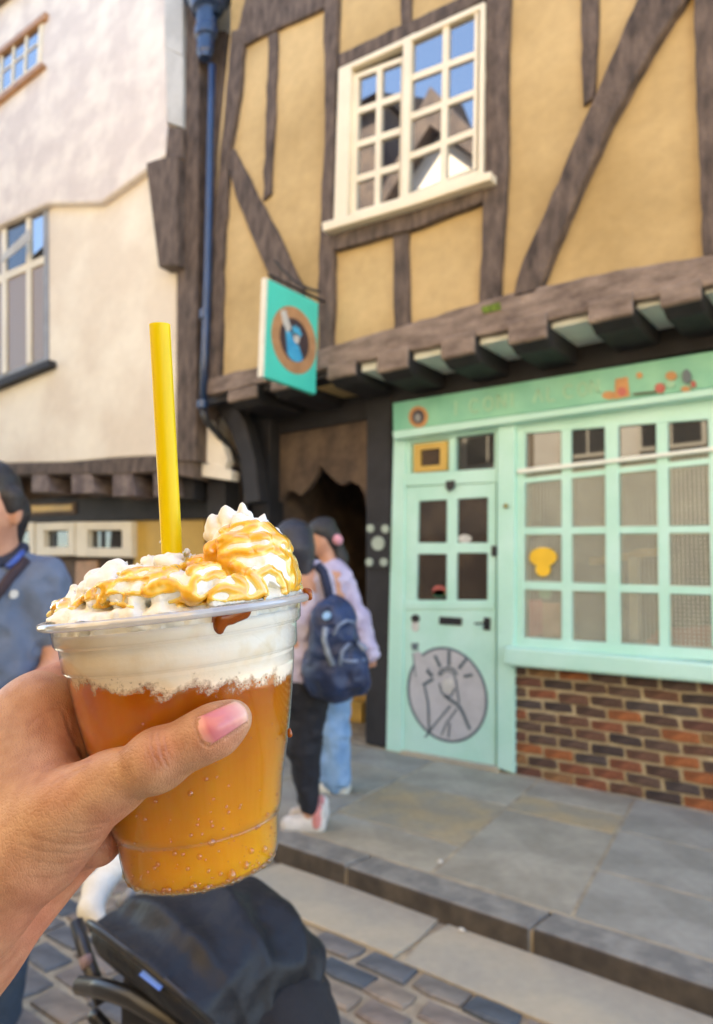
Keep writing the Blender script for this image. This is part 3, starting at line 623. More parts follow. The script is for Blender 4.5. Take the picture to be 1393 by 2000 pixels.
# timbered ground floor under its jetty
ls('jetty_beam', [(-420, 925), (0, 904), (130, 902), (230, 893), (312, 889), (378, 898), (378, 935), (310, 922), (230, 927), (130, 926), (0, 928), (-420, 955)], .03, .3, 'timber', bevel=.02)
for (a, b, t, bb) in ((-60, -25, 928, 968), (62, 92, 926, 960), (140, 178, 926, 962), (220, 258, 926, 968), (300, 336, 924, 968)):
    ls('joist', [(a, t), (b, t - 1), (b + 6, bb), (a, bb + 2)], .02, .7, 'joist')
ls('back_wall', [(-420, 920), (440, 905), (440, 1560), (-420, 1900)], -.42, .3, 'brown')
ls('shop_beam', [(-420, 985), (440, 966), (440, 1012), (-420, 1030)], -.35, .12, 'dark')
ls('sign_board', [(40, 984), (146, 980), (146, 1004), (40, 1008)], -.33, .03, 'brown'); 
sbm = MB()
for k in range(9): sbm.px([(48 + k * 10.4, 990 + (k % 2) * 2), (55 + k * 10.4, 989), (55 + k * 10.4, 999), (48 + k * 10.4, 1001)], OL, NL, -.322, .01)
ls('name_strip', [(48, 988), (140, 985), (140, 997), (48, 1001)], -.325, .01, 'yellow_vent')
for q_ in ([(70, 1021), (145, 1019), (145, 1085), (70, 1086)], [(148, 1019), (256, 1018), (256, 1089), (148, 1087)], [(5, 1021), (66, 1020), (66, 1087), (5, 1088)]):
    wf = ring_px(MB(), q_, .2, .24, .17, .26, OL, NL, -.31, .09).build('casement', MAT['cream_paint'], LH, bevel=.01)
    MB().px(sub(q_, .15, .2, .85, .78), OL, NL, -.39, .006).build('pane', MAT['pane'], wf)
    MB().px(sub(q_, .45, .2, .49, .78), OL, NL, -.37, .012).build('glazing_bar', MAT['black'], wf)
ls('ochre_panel', [(259, 1012), (308, 1010), (400, 1008), (400, 1110), (262, 1110)], -.40, .04, 'yellow_vent')
ls('panel', [(148, 1096), (190, 1094), (190, 1160), (146, 1160)], -.40, .04, 'tan'); ls('stall_riser', [(-420, 1180), (440, 1160), (440, 1480), (-420, 1700)], -.36, .08, 'joist')
ls('return_panel', [(376, 842), (402, 815), (436, 872), (444, 900), (438, 915), (410, 906), (378, 898)], -.10, .1, 'white'); ls('stone_block', [(394, 905), (420, 907), (452, 920), (450, 938), (394, 930)], -.08, .12, 'white')
ls('post', [(405, 930), (440, 938), (440, 1250), (405, 1250)], -.2, .2, 'dark'); ls('post', [(300, 925), (378, 925), (378, 975), (300, 975)], -.1, .2, 'dark')
MB().box((-14, 4.9, 2.5), (-5.7, 8.5, 9.5)).build('house_body', MAT['white'], LH)
MB().add([(-14.2, 3.3, 9.2), (-5.6, 3.9, 9.2), (-5.6, 6.3, 11.2), (-14.2, 6, 11.2), (-14.2, 8.9, 9.2), (-5.6, 8.9, 9.2)], [(0, 1, 2, 3), (3, 2, 5, 4), (0, 3, 4), (1, 5, 2), (0, 4, 5, 1)]).build('roof', MAT['brown'], LH)
# brick strip and gap wall between the houses
gp = thing('gap_wall', 'narrow dark red brick strip between the white house and the pipe', 'wall', (-5.7, 4.4, 0))
gm = MB().px([(382, 60), (440, 60), (430, 500), (425, 780), (380, 830)], Vector((0, 4.42, 0)), NS, 0, .2).build('backing', MAT['timber'], gp)
gz0, gz1 = PL(395, 400, Vector((0, 4.40, 0)), NS), PL(395, 165, Vector((0, 4.40, 0)), NS)
zz = gz0.z; gb = MB().box((-.055, -.03, -.032), (.055, .03, .032)).build('brick', MAT['brick_red'], gm, bevel=.006); gb.location = (gz0.x, 4.40, zz)
while zz < gz1.z:
    zz += .078; o = gb.copy(); COL.objects.link(o); o.location = (gz0.x + rng.uniform(-.008, .008), 4.40, zz)

# ================================================================== RAINWATER PIPE
dr = thing('drainpipe', 'dark blue cast iron rainwater pipe with a hopper head', 'drainpipe', PL(395, 800, OU, NS))
OD = OU + NS * .10
pp = [PL(x, y, OD, NS) for x, y in ((415, 128), (412, 250), (409, 400), (405, 560), (401, 680), (396, 795))]
MB().tube(pp, .036, 14).build('pipe', MAT['pipe'], dr, smooth=True)
pp2 = [pp[-1], PL(404, 822, OD - NS * .05, NS), PL(428, 850, OD - NS * .2, NS), PL(452, 880, OD - NS * .35, NS), PL(474, 915, OS + NS * .08, NS), PL(481, 950, OS + NS * .08, NS), PL(481, 1200, OS + NS * .08, NS), PL(481, 1470, OS + NS * .08, NS)]
MB().tube(pp2, .034, 12).build('elbow', MAT['black'], dr, smooth=True)
def collar(x, y, r, h): 
    c = PL(x, y, OD, NS); MB().tube([c + Vector((0, 0, h)), c - Vector((0, 0, h))], r, 16).build('collar', MAT['pipe'], dr, smooth=False, bevel=.006)
for c_ in ((401, 614, .052, .05), (396, 790, .05, .04)): collar(*c_)
hc = PL(405, 20, OD, NS)
hop = MB().lathe([(.001, -.50), (.045, -.50), (.05, -.46), (.06, -.44), (.06, -.30), (.082, -.28), (.085, -.20), (.075, -.18), (.078, -.02), (.12, .0), (.125, .05), (.14, .07), (.15, .14), (.19, .16), (.19, .45), (.001, .45)], 28)
hop.v = [Vector((v.x * 1.55, v.y * 1.3, v.z * 1.1)) + hc for v in hop.v]; hop.build('hopper_head', MAT['pipe'], dr, smooth=False, bevel=.005)
MB().tube([hc + Vector((.05, .0, .0)), hc + Vector((.13, .02, -.1)), hc + Vector((.13, .05, .6))], .04, 12).build('side_pipe', MAT['pipe'], dr, smooth=True)

# ================================================================== HOUSES ACROSS THE STREET (behind the camera; they light and are mirrored in the panes)
def opposite(x0, x1, hz, gable, mat, label, y=-2.05, barge=.15, wins=True):
    o = thing('house', label, 'house', ((x0 + x1) / 2, y, ZR))
    b = MB().box((x0, y - 5, ZR), (x1, y, hz)); 
    xm = (x0 + x1) / 2
    if gable: b.add([(x0, y, hz), (x1, y, hz), (xm, y, hz + gable), (x0, y - 5, hz), (x1, y - 5, hz), (xm, y - 5, hz + gable)], [(0, 1, 2), (3, 5, 4), (0, 2, 5, 3), (1, 4, 5, 2)])
    b.build('wall', mat, o)
    rf = MB()
    if gable:
        for sx, xa in ((-1, x0 - .25), (1, x1 + .25)):
            rf.add([(xa, y + .3, hz - .25), (xm, y + .3, hz + gable + .05), (xm, y - 5.2, hz + gable + .05), (xa, y - 5.2, hz - .25), (xa, y + .3, hz - .1), (xm, y + .3, hz + gable + .07 + barge), (xm, y - 5.2, hz + gable + .07 + barge), (xa, y - 5.2, hz - .1)],
                   [(0, 1, 2, 3), (4, 7, 6, 5), (0, 4, 5, 1), (3, 2, 6, 7), (0, 3, 7, 4), (1, 5, 6, 2)])
    else:
        rf.add([(x0 - .1, y + .3, hz), (x1 + .1, y + .3, hz), (x1 + .1, y - 3, hz + 1.6), (x0 - .1, y - 3, hz + 1.6), (x0 - .1, y - 5, hz), (x1 + .1, y - 5, hz)], [(0, 1, 2, 3), (3, 2, 5, 4), (0, 3, 4), (1, 5, 2)])
    rf.build('roof', MAT['brown'], o)
    for zf in (3.6, 6.0):
        if zf + 1.2 > hz: continue
        for k in range(2):
            xc = x0 + (x1 - x0) * (.3 + .4 * k)
            f = MB().box((xc - .5, y + .001, zf), (xc + .5, y + .05, zf + 1.25)).build('window', MAT['cream_paint'], o)
            for a in (0, 1):
                for c in (0, 1): MB().box((xc - .44 + a * .46, y + .052, zf + .06 + c * .6), (xc - .02 + a * .46, y + .058, zf + .6 + c * .6)).build('pane', MAT['pane'], f)
    MB().box((xm - 1.2, y + .001, 0), (xm + 1.2, y + .06, 2.4)).build('shopfront', MAT['brown'], o)
opposite(-8.3, -5.6, 8.5, 1.35, MAT['white'], 'cream gabled house across the street mirrored in the upper window', barge=.75)
opposite(-14.2, -8.35, 11.2, 0, MAT['brown'], 'tall dark brown house with a high roof across the street left of the gabled one')
opposite(-5.5, -2.2, 7.0, 0, MAT['white'], 'cream low roofed house across the street right of the gable')
opposite(-2.15, 3.4, 6.4, 1.9, MAT['ochre'], 'ochre gabled house across the street behind the viewer')
# ================================================================== SDF TOOLKIT (rounded organic shapes -> one continuous mesh)
def sdf_field(prims, res, pad=2):
    lo = np.array([min(min(p[0][i], p[1][i]) - max(p[2], p[3]) for p in prims) for i in range(3)]) - res * pad * 2
    hi = np.array([max(max(p[0][i], p[1][i]) + max(p[2], p[3]) for p in prims) for i in range(3)]) + res * pad * 2
    n = np.ceil((hi - lo) / res).astype(int) + 1
    g = np.full(n, 1e3 * res, np.float32)
    ax = [lo[i] + res * np.arange(n[i]) for i in range(3)]
    for p in prims:
        a, b = np.array(p[0], float), np.array(p[1], float); ra, rb = p[2], p[3]; k = p[4] if len(p) > 4 else 4 * res
        op = p[5] if len(p) > 5 else 'add'; sq = np.array(p[6]) if len(p) > 6 else None
        m = max(ra, rb) * (1 if sq is None else float(sq.max())) + 2 * k + 4 * res
        i0 = np.maximum(0, np.floor((np.minimum(a, b) - m - lo) / res).astype(int)); i1 = np.minimum(n, np.ceil((np.maximum(a, b) + m - lo) / res).astype(int) + 1)
        if (i1 <= i0).any(): continue
        X = [ax[i][i0[i]:i1[i]].reshape([-1 if j == i else 1 for j in range(3)]) for i in range(3)]
        if sq is not None:                                      # ellipsoid / squashed capsule: measured in stretched space
            Xs = [(X[i] - a[i]) / sq[i] for i in range(3)]; d = (b - a) / sq
        else: Xs = [X[i] - a[i] for i in range(3)]; d = b - a
        L2 = float(d @ d)
        t = np.clip((Xs[0] * d[0] + Xs[1] * d[1] + Xs[2] * d[2]) / L2, 0, 1) if L2 > 1e-12 else 0.0
        q = np.sqrt((Xs[0] - t * d[0]) ** 2 + (Xs[1] - t * d[1]) ** 2 + (Xs[2] - t * d[2]) ** 2) - (ra + t * (rb - ra))
        if sq is not None: q = q * float(sq.min())
        s = g[i0[0]:i1[0], i0[1]:i1[1], i0[2]:i1[2]]
        if op == 'add':
            h = np.clip(.5 + .5 * (s - q) / k, 0, 1); s[...] = s * (1 - h) + q * h - k * h * (1 - h)
        else:
            h = np.clip(.5 - .5 * (s + q) / k, 0, 1); s[...] = s * (1 - h) + (-q) * h + k * h * (1 - h)
    return g, lo
def vnoise(shape, cell, seed):                                  # smooth random field on a grid
    r = np.random.default_rng(seed); m = [int(s / cell) + 3 for s in shape]; c = r.standard_normal(m).astype(np.float32)
    for i in range(3):
        u = np.arange(shape[i]) / cell; k = u.astype(int); f = (u - k); f = (f * f * (3 - 2 * f)).astype(np.float32)
        sh = [1, 1, 1]; sh[i] = -1; f = f.reshape(sh)
        c = np.take(c, k, i) * (1 - f) + np.take(c, k + 1, i) * f
    return c
def surface_nets(g, lo, res):
    s = g < 0; n = np.array(g.shape) - 1
    cnt = np.zeros(n, np.int8)
    crn = [(i, j, k) for i in (0, 1) for j in (0, 1) for k in (0, 1)]
    for (i, j, k) in crn: cnt += s[i:i + n[0], j:j + n[1], k:k + n[2]]
    act = np.argwhere((cnt > 0) & (cnt < 8))
    idx = np.full(n, -1, np.int32); idx[act[:, 0], act[:, 1], act[:, 2]] = np.arange(len(act))
    val = [g[act[:, 0] + i, act[:, 1] + j, act[:, 2] + k] for (i, j, k) in crn]
    acc = np.zeros((len(act), 3)); num = np.zeros(len(act))
    for a in range(8):
        for b in range(a + 1, 8):
            d = [crn[b][i] - crn[a][i] for i in range(3)]
            if sum(abs(x) for x in d) != 1: continue
            va, vb = val[a], val[b]; m = (va < 0) != (vb < 0)
            t = np.where(m, va / np.where(m, va - vb, 1), 0)
            for i in range(3): acc[:, i] += np.where(m, crn[a][i] + t * d[i], 0)
            num += m
    V = lo + res * (act + acc / num[:, None])
    F = []
    for axn in range(3):
        o1, o2 = [(1, 2), (2, 0), (0, 1)][axn]
        sl0 = [slice(None)] * 3; sl1 = [slice(None)] * 3; sl0[axn] = slice(0, -1); sl1[axn] = slice(1, None)
        ch = s[tuple(sl0)] != s[tuple(sl1)]
        e = np.argwhere(ch); e = e[(e[:, o1] > 0) & (e[:, o2] > 0) & (e[:, o1] < n[o1]) & (e[:, o2] < n[o2])]
        ins = s[e[:, 0], e[:, 1], e[:, 2]]
        def at(d1, d2):
            c = e.copy(); c[:, o1] += d1; c[:, o2] += d2; return idx[c[:, 0], c[:, 1], c[:, 2]]
        q = np.stack([at(-1, -1), at(0, -1), at(0, 0), at(-1, 0)], 1)
        q[~ins] = q[~ins][:, ::-1]; F.append(q)
    return V, np.concatenate(F)
def np_mesh(name, V, F, mat, parent=None, smooth=True):
    me = bpy.data.meshes.new(name)
    me.vertices.add(len(V)); me.vertices.foreach_set('co', np.asarray(V, np.float32).ravel())
    k = F.shape[1]
    me.loops.add(len(F) * k); me.loops.foreach_set('vertex_index', F.astype(np.int32).ravel())
    me.polygons.add(len(F)); me.polygons.foreach_set('loop_start', np.arange(0, len(F) * k, k, dtype=np.int32)); me.polygons.foreach_set('loop_total', np.full(len(F), k, np.int32))
    me.polygons.foreach_set('use_smooth', np.full(len(F), smooth)); me.update(calc_edges=True); me.validate()
    if mat: me.materials.append(mat)
    return link(bpy.data.objects.new(name, me), parent)
def smooth_verts(V, F, it=2, lam=.5):
    E = np.concatenate([F[:, [i, (i + 1) % F.shape[1]]] for i in range(F.shape[1])])
    deg = np.zeros(len(V)); np.add.at(deg, E[:, 0], 1); np.add.at(deg, E[:, 1], 1)
    for _ in range(it):
        S = np.zeros_like(V); np.add.at(S, E[:, 0], V[E[:, 1]]); np.add.at(S, E[:, 1], V[E[:, 0]])
        V = V * (1 - lam) + lam * S / deg[:, None]
    return V
def vnormals(V, F):
    a = V[F[:, 2]] - V[F[:, 0]]; b = V[F[:, 3]] - V[F[:, 1]]; fn = np.cross(a, b)
    N = np.zeros_like(V)
    for i in range(4): np.add.at(N, F[:, i], fn)
    return N / (np.linalg.norm(N, axis=1, keepdims=True) + 1e-12)
def sdf_obj(name, prims, res, mat, parent=None, it=1):
    g_, lo = sdf_field(prims, res)
    if name in ('sweater', 'jacket', 'trousers', 'jeans', 'polo_shirt', 'backpack'):      # folds in the cloth
        sd_ = len(prims) * 7 + len(name)
        g_ = g_ + (np.abs(vnoise(g_.shape, .075 / res, sd_)) * .011 + np.abs(vnoise(g_.shape, .038 / res, sd_ + 1)) * .006 - .009).astype(np.float32)
    V, F = surface_nets(g_, lo, res)
    if it: V = smooth_verts(V, F, it)
    return np_mesh(name, V, F, mat, parent)
CAMN = np.array([[CR.x, CR.y, CR.z], [CU.x, CU.y, CU.z], [CF.x, CF.y, CF.z]])   # rows: camera right, up, forward
def cam2w(V): return np.asarray(V) @ CAMN + np.array(CAM)
def proj_np(Vc): return CX + FPX * Vc[:, 0] / Vc[:, 2], CY - FPX * Vc[:, 1] / Vc[:, 2]
def C3(x, y, d): return ((x - CX) / FPX * d, -(y - CY) / FPX * d, d)             # picture point at depth -> camera space

# ================================================================== CUP
T = R(6.3); TF = R(4.0)
n_c = Vector((-math.sin(T) * math.cos(TF), math.cos(T) * math.cos(TF), math.sin(TF))).normalized()     # cup axis in camera space
x_c = Vector((1, 0, 0)); x_c = (x_c - n_c * x_c.dot(n_c)).normalized(); y_c = x_c.cross(n_c)
HC = .0940
rim_c = Vector(C3(351, 1187, .27)); bot_c = rim_c - n_c * HC
def cv(v): return CR * v.x + CU * v.y + CF * v.z
xw_, yw_, zw_ = cv(x_c), cv(y_c), cv(n_c); bw_ = CAM + cv(bot_c)
MCUP = Matrix(((xw_.x, yw_.x, zw_.x, bw_.x), (xw_.y, yw_.y, zw_.y, bw_.y), (xw_.z, yw_.z, zw_.z, bw_.z), (0, 0, 0, 1)))
if MCUP.determinant() < 0: print('cup handedness wrong')
PX = .27 / FPX                                                  # metres per photo pixel at the rim
def pc(x, y, yy=0.0):
    """picture point -> cup-local (x, depth yy in metres, z)"""
    d = rim_c.z + yy * 1.0; s = d / FPX
    dx, dy = (x - CX) * s - rim_c.x, -(y - CY) * s - rim_c.y
    return Vector((dx * math.cos(T) + dy * math.sin(T), yy, HC - dx * math.sin(T) + dy * math.cos(T)))
def cup_root(name, label, cat):
    o = bpy.data.objects.new(name, None); o.matrix_world = MCUP; COL.objects.link(o); return tag(o, label, cat)
def cchild(o, parent):
    o.matrix_parent_inverse = Matrix.Identity(4) if parent.type == 'EMPTY' else o.matrix_parent_inverse; return o
PROF = [(27.0, .8), (27.9, 3), (28.6, 8), (29.3, 15), (29.7, 17.0), (30.6, 17.6), (31.0, 20), (32.7, 30), (35.2, 40), (37.3, 50), (39.0, 59), (40.8, 70.5), (41.2, 75.2), (42.6, 76.6), (43.2, 84.0), (43.5, 84.8), (44.9, 85.8), (45.4, 91.0)]
def prof_r(z): return float(np.interp(z, [p[1] for p in PROF], [p[0] for p in PROF]))
mm = .001
m_cup = glassy('clear_plastic', tint=(.985, .985, .98), ior=1.45, rough=.04)
cup = cup_root('plastic_cup', 'clear plastic cup with a rolled rim held up in the hand', 'cup')
outer = [(0, .1), (24.5, .1), (26.2, .4)] + PROF + [(46.9, 92.6)]
inner = [(r - .45, z + (.3 if i > 2 else .6)) for i, (r, z) in enumerate(outer)][::-1]
o = MB().lathe([(max(r, .001) * mm, z * mm) for r, z in outer + inner if True], 96).build('cup_wall', m_cup, cup, smooth=True); cchild(o, cup)
lip = [(48.2 + 1.35 * math.cos(a), 93.0 + 1.5 * math.sin(a)) for a in [2 * math.pi * k / 12 for k in range(13)]]
m_lip = glassy('clear_plastic_rim', tint=(.84, .85, .86), ior=1.5, refl=.20, rough=.10)
_t = m_lip.node_tree; _d = _t.nodes.new('ShaderNodeBsdfDiffuse'); _d.inputs[0].default_value = (.75, .76, .78, 1); _m = _t.nodes.new('ShaderNodeMixShader'); _m.inputs[0].default_value = .28
_o = _t.nodes['Material Output']; _s = _o.inputs[0].links[0].from_socket; _t.links.new(_s, _m.inputs[1]); _t.links.new(_d.outputs[0], _m.inputs[2]); _t.links.new(_m.outputs[0], _o.inputs[0])
o = MB().lathe([(r * mm, z * mm) for r, z in lip], 128).build('rim', m_lip, cup, smooth=True); cchild(o, cup)
for (zr, hh) in ((17.2, .5), (76.0, .45), (85.3, .5)):
    rr = prof_r(zr) + .05
    o = MB().lathe([((rr + .22 * math.cos(a)) * mm, (zr + hh * math.sin(a)) * mm) for a in [2 * math.pi * k / 8 for k in range(9)]], 96).build('ridge', m_cup, cup, smooth=True); cchild(o, cup)
# ---- drink: amber liquid
def m_drink():
    m = bpy.data.materials.new('amber_drink'); m.use_nodes = True; t = m.node_tree; N = t.nodes; L = t.links; b = N['Principled BSDF']
    tc = N.new('ShaderNodeTexCoord'); nz = N.new('ShaderNodeTexNoise'); nz.inputs['Scale'].default_value = 22; nz.inputs['Detail'].default_value = 2
    mp = N.new('ShaderNodeMapping'); mp.inputs['Scale'].default_value = (1.6, 1.6, .25); L.new(tc.outputs['Object'], mp.inputs[0]); L.new(mp.outputs[0], nz.inputs['Vector'])
    rp = N.new('ShaderNodeValToRGB'); rp.color_ramp.elements[0].position = .3; rp.color_ramp.elements[1].position = .7
    rp.color_ramp.elements[0].color = (.90, .33, .003, 1); rp.color_ramp.elements[1].color = (.96, .46, .007, 1); L.new(nz.outputs['Fac'], rp.inputs[0])
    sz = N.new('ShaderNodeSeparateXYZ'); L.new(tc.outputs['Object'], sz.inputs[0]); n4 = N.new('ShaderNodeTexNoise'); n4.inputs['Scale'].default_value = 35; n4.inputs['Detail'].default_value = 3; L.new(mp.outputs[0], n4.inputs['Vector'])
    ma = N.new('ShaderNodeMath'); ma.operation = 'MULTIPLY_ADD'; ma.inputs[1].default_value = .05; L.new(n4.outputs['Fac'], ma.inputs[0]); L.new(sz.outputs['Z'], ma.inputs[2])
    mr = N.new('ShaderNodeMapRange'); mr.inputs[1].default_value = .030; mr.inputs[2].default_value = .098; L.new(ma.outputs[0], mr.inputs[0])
    top_shade = N.new('ShaderNodeMix'); top_shade.data_type = 'RGBA'; top_shade.inputs[7].default_value = (.46, .10, .002, 1); L.new(mr.outputs[0], top_shade.inputs[0]); L.new(rp.outputs[0], top_shade.inputs[6])  # shade below the foam painted into the colour, darker towards the top
    L.new(top_shade.outputs[2], b.inputs['Base Color'])
    b.inputs['Roughness'].default_value = .25; b.inputs['IOR'].default_value = 1.25; b.inputs['Transmission Weight'].default_value = .18
    b.inputs['Subsurface Weight'].default_value = .75; b.inputs['Subsurface Radius'].default_value = (.03, .011, .002); b.inputs['Subsurface Scale'].default_value = .5
    b.inputs['Specular IOR Level'].default_value = .1
    return m
drink = cup_root('iced_drink', 'fizzy amber drink filling the lower part of the clear cup', 'drink')
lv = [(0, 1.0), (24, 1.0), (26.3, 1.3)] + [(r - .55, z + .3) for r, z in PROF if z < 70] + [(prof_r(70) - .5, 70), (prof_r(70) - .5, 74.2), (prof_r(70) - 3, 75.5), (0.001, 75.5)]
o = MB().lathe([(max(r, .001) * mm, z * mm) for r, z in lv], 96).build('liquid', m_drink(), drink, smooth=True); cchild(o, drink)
# foam: a skin just inside the wall with a ragged, bubbly lower edge
def m_foam():
    m = bpy.data.materials.new('milky_foam'); m.use_nodes = True; t = m.node_tree; N = t.nodes; L = t.links; b = N['Principled BSDF']; out = N['Material Output']
    tc = N.new('ShaderNodeTexCoord'); sx = N.new('ShaderNodeSeparateXYZ'); L.new(tc.outputs['Object'], sx.inputs[0])
    def math_(op, a, c):
        k = N.new('ShaderNodeMath'); k.operation = op
        for i, v in enumerate((a, c)):
            if isinstance(v, (int, float)): k.inputs[i].default_value = v
            else: L.new(v, k.inputs[i])
        return k.outputs[0]
    n1 = N.new('ShaderNodeTexNoise'); n1.inputs['Scale'].default_value = 130; n1.inputs['Detail'].default_value = 6; n1.inputs['Roughness'].default_value = .7; L.new(tc.outputs['Object'], n1.inputs['Vector'])
    vo = N.new('ShaderNodeTexVoronoi'); vo.inputs['Scale'].default_value = 650; L.new(tc.outputs['Object'], vo.inputs['Vector'])
    v2 = N.new('ShaderNodeTexVoronoi'); v2.inputs['Scale'].default_value = 330; L.new(tc.outputs['Object'], v2.inputs['Vector'])
    lvl = math_('ADD', sx.outputs['Z'], math_('MULTIPLY', sx.outputs['X'], .11))        # height above a level line (the cup leans)
    h = math_('ADD', lvl, math_('MULTIPLY', math_('SUBTRACT', n1.outputs['Fac'], .5), .019))
    h = math_('SUBTRACT', h, math_('MULTIPLY', math_('LESS_THAN', vo.outputs['Distance'], .22), .0010))
    h = math_('SUBTRACT', h, math_('MULTIPLY', math_('LESS_THAN', v2.outputs['Distance'], .17), .0020))
    mr = N.new('ShaderNodeMapRange'); mr.inputs[1].default_value = .0688; mr.inputs[2].default_value = .0726; L.new(h, mr.inputs[0])
    tr = N.new('ShaderNodeBsdfTransparent'); mx = N.new('ShaderNodeMixShader'); L.new(mr.outputs[0], mx.inputs[0]); L.new(tr.outputs[0], mx.inputs[1]); L.new(b.outputs[0], mx.inputs[2]); L.new(mx.outputs[0], out.inputs[0])
    n3 = N.new('ShaderNodeTexNoise'); n3.inputs['Scale'].default_value = 75; n3.inputs['Detail'].default_value = 3; L.new(tc.outputs['Object'], n3.inputs['Vector'])
    r2 = N.new('ShaderNodeMapRange'); r2.inputs[1].default_value = .071; r2.inputs[2].default_value = .083; L.new(h, r2.inputs[0])
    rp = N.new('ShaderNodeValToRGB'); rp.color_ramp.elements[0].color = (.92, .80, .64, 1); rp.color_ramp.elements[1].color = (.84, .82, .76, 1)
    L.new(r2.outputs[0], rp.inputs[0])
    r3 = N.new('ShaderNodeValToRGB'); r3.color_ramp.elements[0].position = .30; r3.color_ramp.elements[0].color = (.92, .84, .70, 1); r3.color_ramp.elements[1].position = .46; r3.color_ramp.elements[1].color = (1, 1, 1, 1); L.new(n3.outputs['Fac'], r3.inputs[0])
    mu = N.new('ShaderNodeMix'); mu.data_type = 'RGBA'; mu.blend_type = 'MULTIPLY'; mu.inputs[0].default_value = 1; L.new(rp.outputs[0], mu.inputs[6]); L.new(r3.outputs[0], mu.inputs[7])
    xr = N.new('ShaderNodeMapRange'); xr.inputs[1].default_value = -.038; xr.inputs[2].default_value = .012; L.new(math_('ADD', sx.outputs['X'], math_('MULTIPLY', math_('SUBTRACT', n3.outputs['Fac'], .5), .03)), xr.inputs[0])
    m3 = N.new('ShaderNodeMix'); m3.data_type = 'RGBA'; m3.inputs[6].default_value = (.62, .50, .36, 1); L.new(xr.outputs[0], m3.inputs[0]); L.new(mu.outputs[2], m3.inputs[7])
    L.new(m3.outputs[2], b.inputs['Base Color']); b.inputs['Roughness'].default_value = .7
    b.inputs['Subsurface Weight'].default_value = .3; b.inputs['Subsurface Radius'].default_value = (.006, .005, .004); b.inputs['Subsurface Scale'].default_value = .5
    bp = N.new('ShaderNodeBump'); bp.inputs['Strength'].default_value = .25; bp.inputs['Distance'].default_value = .001; L.new(n1.outputs['Fac'], bp.inputs['Height']); L.new(bp.outputs[0], b.inputs['Normal'])
    return m
fz = [56, 58, 60, 62, 64, 66, 68, 70, 72, 74, 76, 78, 80, 82, 84, 86, 88, 89.5]
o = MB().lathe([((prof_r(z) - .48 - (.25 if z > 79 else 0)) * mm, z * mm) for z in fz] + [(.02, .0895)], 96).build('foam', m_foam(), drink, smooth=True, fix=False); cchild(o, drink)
# bubbles clinging to the wall
m_bub = glassy('bubble', tint=(.97, .88, .70), ior=1.3, refl=.10, rough=.05)
bb = MB(); rb = random.Random(5)
def bubble(a, z, r, inset=.35):
    rr = prof_r(z) - inset; c = Vector((rr * math.cos(a), rr * math.sin(a), z)) * mm; bb.ball(c, r * mm, 5)
for k in range(240):
    a = R(rb.uniform(185, 355)); z = 2 + 58 * rb.random() ** 3.2; bubble(a, z, .22 + .6 * rb.random() ** 3, .1)
for k in range(75):
    a = R(180 + 180 * (k + rb.uniform(-.3, .3)) / 75); bubble(a, 1.3 + 1.6 * rb.random() ** 2, .3 + .75 * rb.random() ** 2, .3)
for (x, y, r) in ((375, 1556, 1.0), (412, 1658, 1.35), (405, 1530, .75), (388, 1686, 1.0), (482, 1697, 1.1), (447, 1733, 1.7), (473, 1722, 1.3), (505, 1706, 1.2), (417, 1572, .6), (440, 1592, .55), (443, 1604, .7), (463, 1600, .6), (465, 1595, .5), (308, 1571, .8), (284, 1610, .7), (271, 1570, .55), (374, 1640, .7), (341, 1678, .9), (357, 1680, .7), (306, 1702, .9), (299, 1710, .8), (366, 1708, .8), (377, 1745, 1.6), (402, 1750, 1.4), (364, 1752, 1.2), (327, 1752, 1.2), (424, 1528, .5), (433, 1635, .55), (395, 1640, .5)):
    q_ = pc(x, y, -.035); ang = math.asin(max(-1, min(1, q_.x / (prof_r(q_.z / mm) * mm)))); bubble(-math.pi / 2 + ang, max(1.2, q_.z / mm - .5), r, .1)
o = bb.build('bubbles', m_bub, drink, smooth=True); cchild(o, drink); o['kind'] = 'stuff'

# ================================================================== WHIPPED CREAM
cream_root = cup_root('whipped_cream', 'rough swirl of whipped cream with caramel sauce heaped above the cup rim', 'whipped cream')
pr = []
def blob(x, y, yy, r, k=.0042, x2=None, y2=None, yy2=None, r2=None):
    a = pc(x, y, yy * mm); b = pc(x2, y2, yy2 * mm) if x2 is not None else a
    pr.append((tuple(a), tuple(b), r * PX, (r2 or r) * PX, k))
pr.append(((0, 0, .0885), (0, 0, .0886), .0445, .0445, .003, 'add', (1, 1, .30)))
pr.append(((-.012, 0, .094), (.012, 0, .096), .030, .030, .003, 'add', (1, 1, .35)))
for a in range(0, 360, 18):                                     # collar of cream just inside the rim
    ra = R(a); rr = .0385; pr.append(((rr * math.cos(ra), rr * math.sin(ra), .0925 + .001 * math.sin(a)), (rr * math.cos(ra + .2), rr * math.sin(ra + .2), .0925), .0052, .0058, .0012))
for b in ((150, 1190, 0, 26), (172, 1168, -14, 28), (198, 1146, 4, 33), (226, 1132, -14, 30), (262, 1128, 2, 30), (300, 1116, 8, 32), (330, 1112, -12, 30), (290, 1160, -31, 27), (232, 1174, -32, 24), (190, 1188, -26, 20),
          (150, 1200, -10, 17), (258, 1184, -38, 16), (315, 1186, -40, 16), (352, 1164, -35, 28), (405, 1152, -33, 32), (448, 1165, -37, 27), (500, 1152, -28, 30), (545, 1140, -16, 32), (560, 1142, 4, 28), (362, 1118, 4, 30), (402, 1112, -6, 30), (376, 1186, -40, 13), (420, 1182, -39, 12),
          (118, 1192, -2, 14), (108, 1180, -2, 8), (130, 1188, 6, 14), (270, 1140, 20, 32), (350, 1130, 25, 34), (430, 1130, 25, 40), (500, 1130, 22, 40), (200, 1165, 22, 30), (545, 1160, -12, 20), (575, 1165, 6, 18)):
    blob(*b)
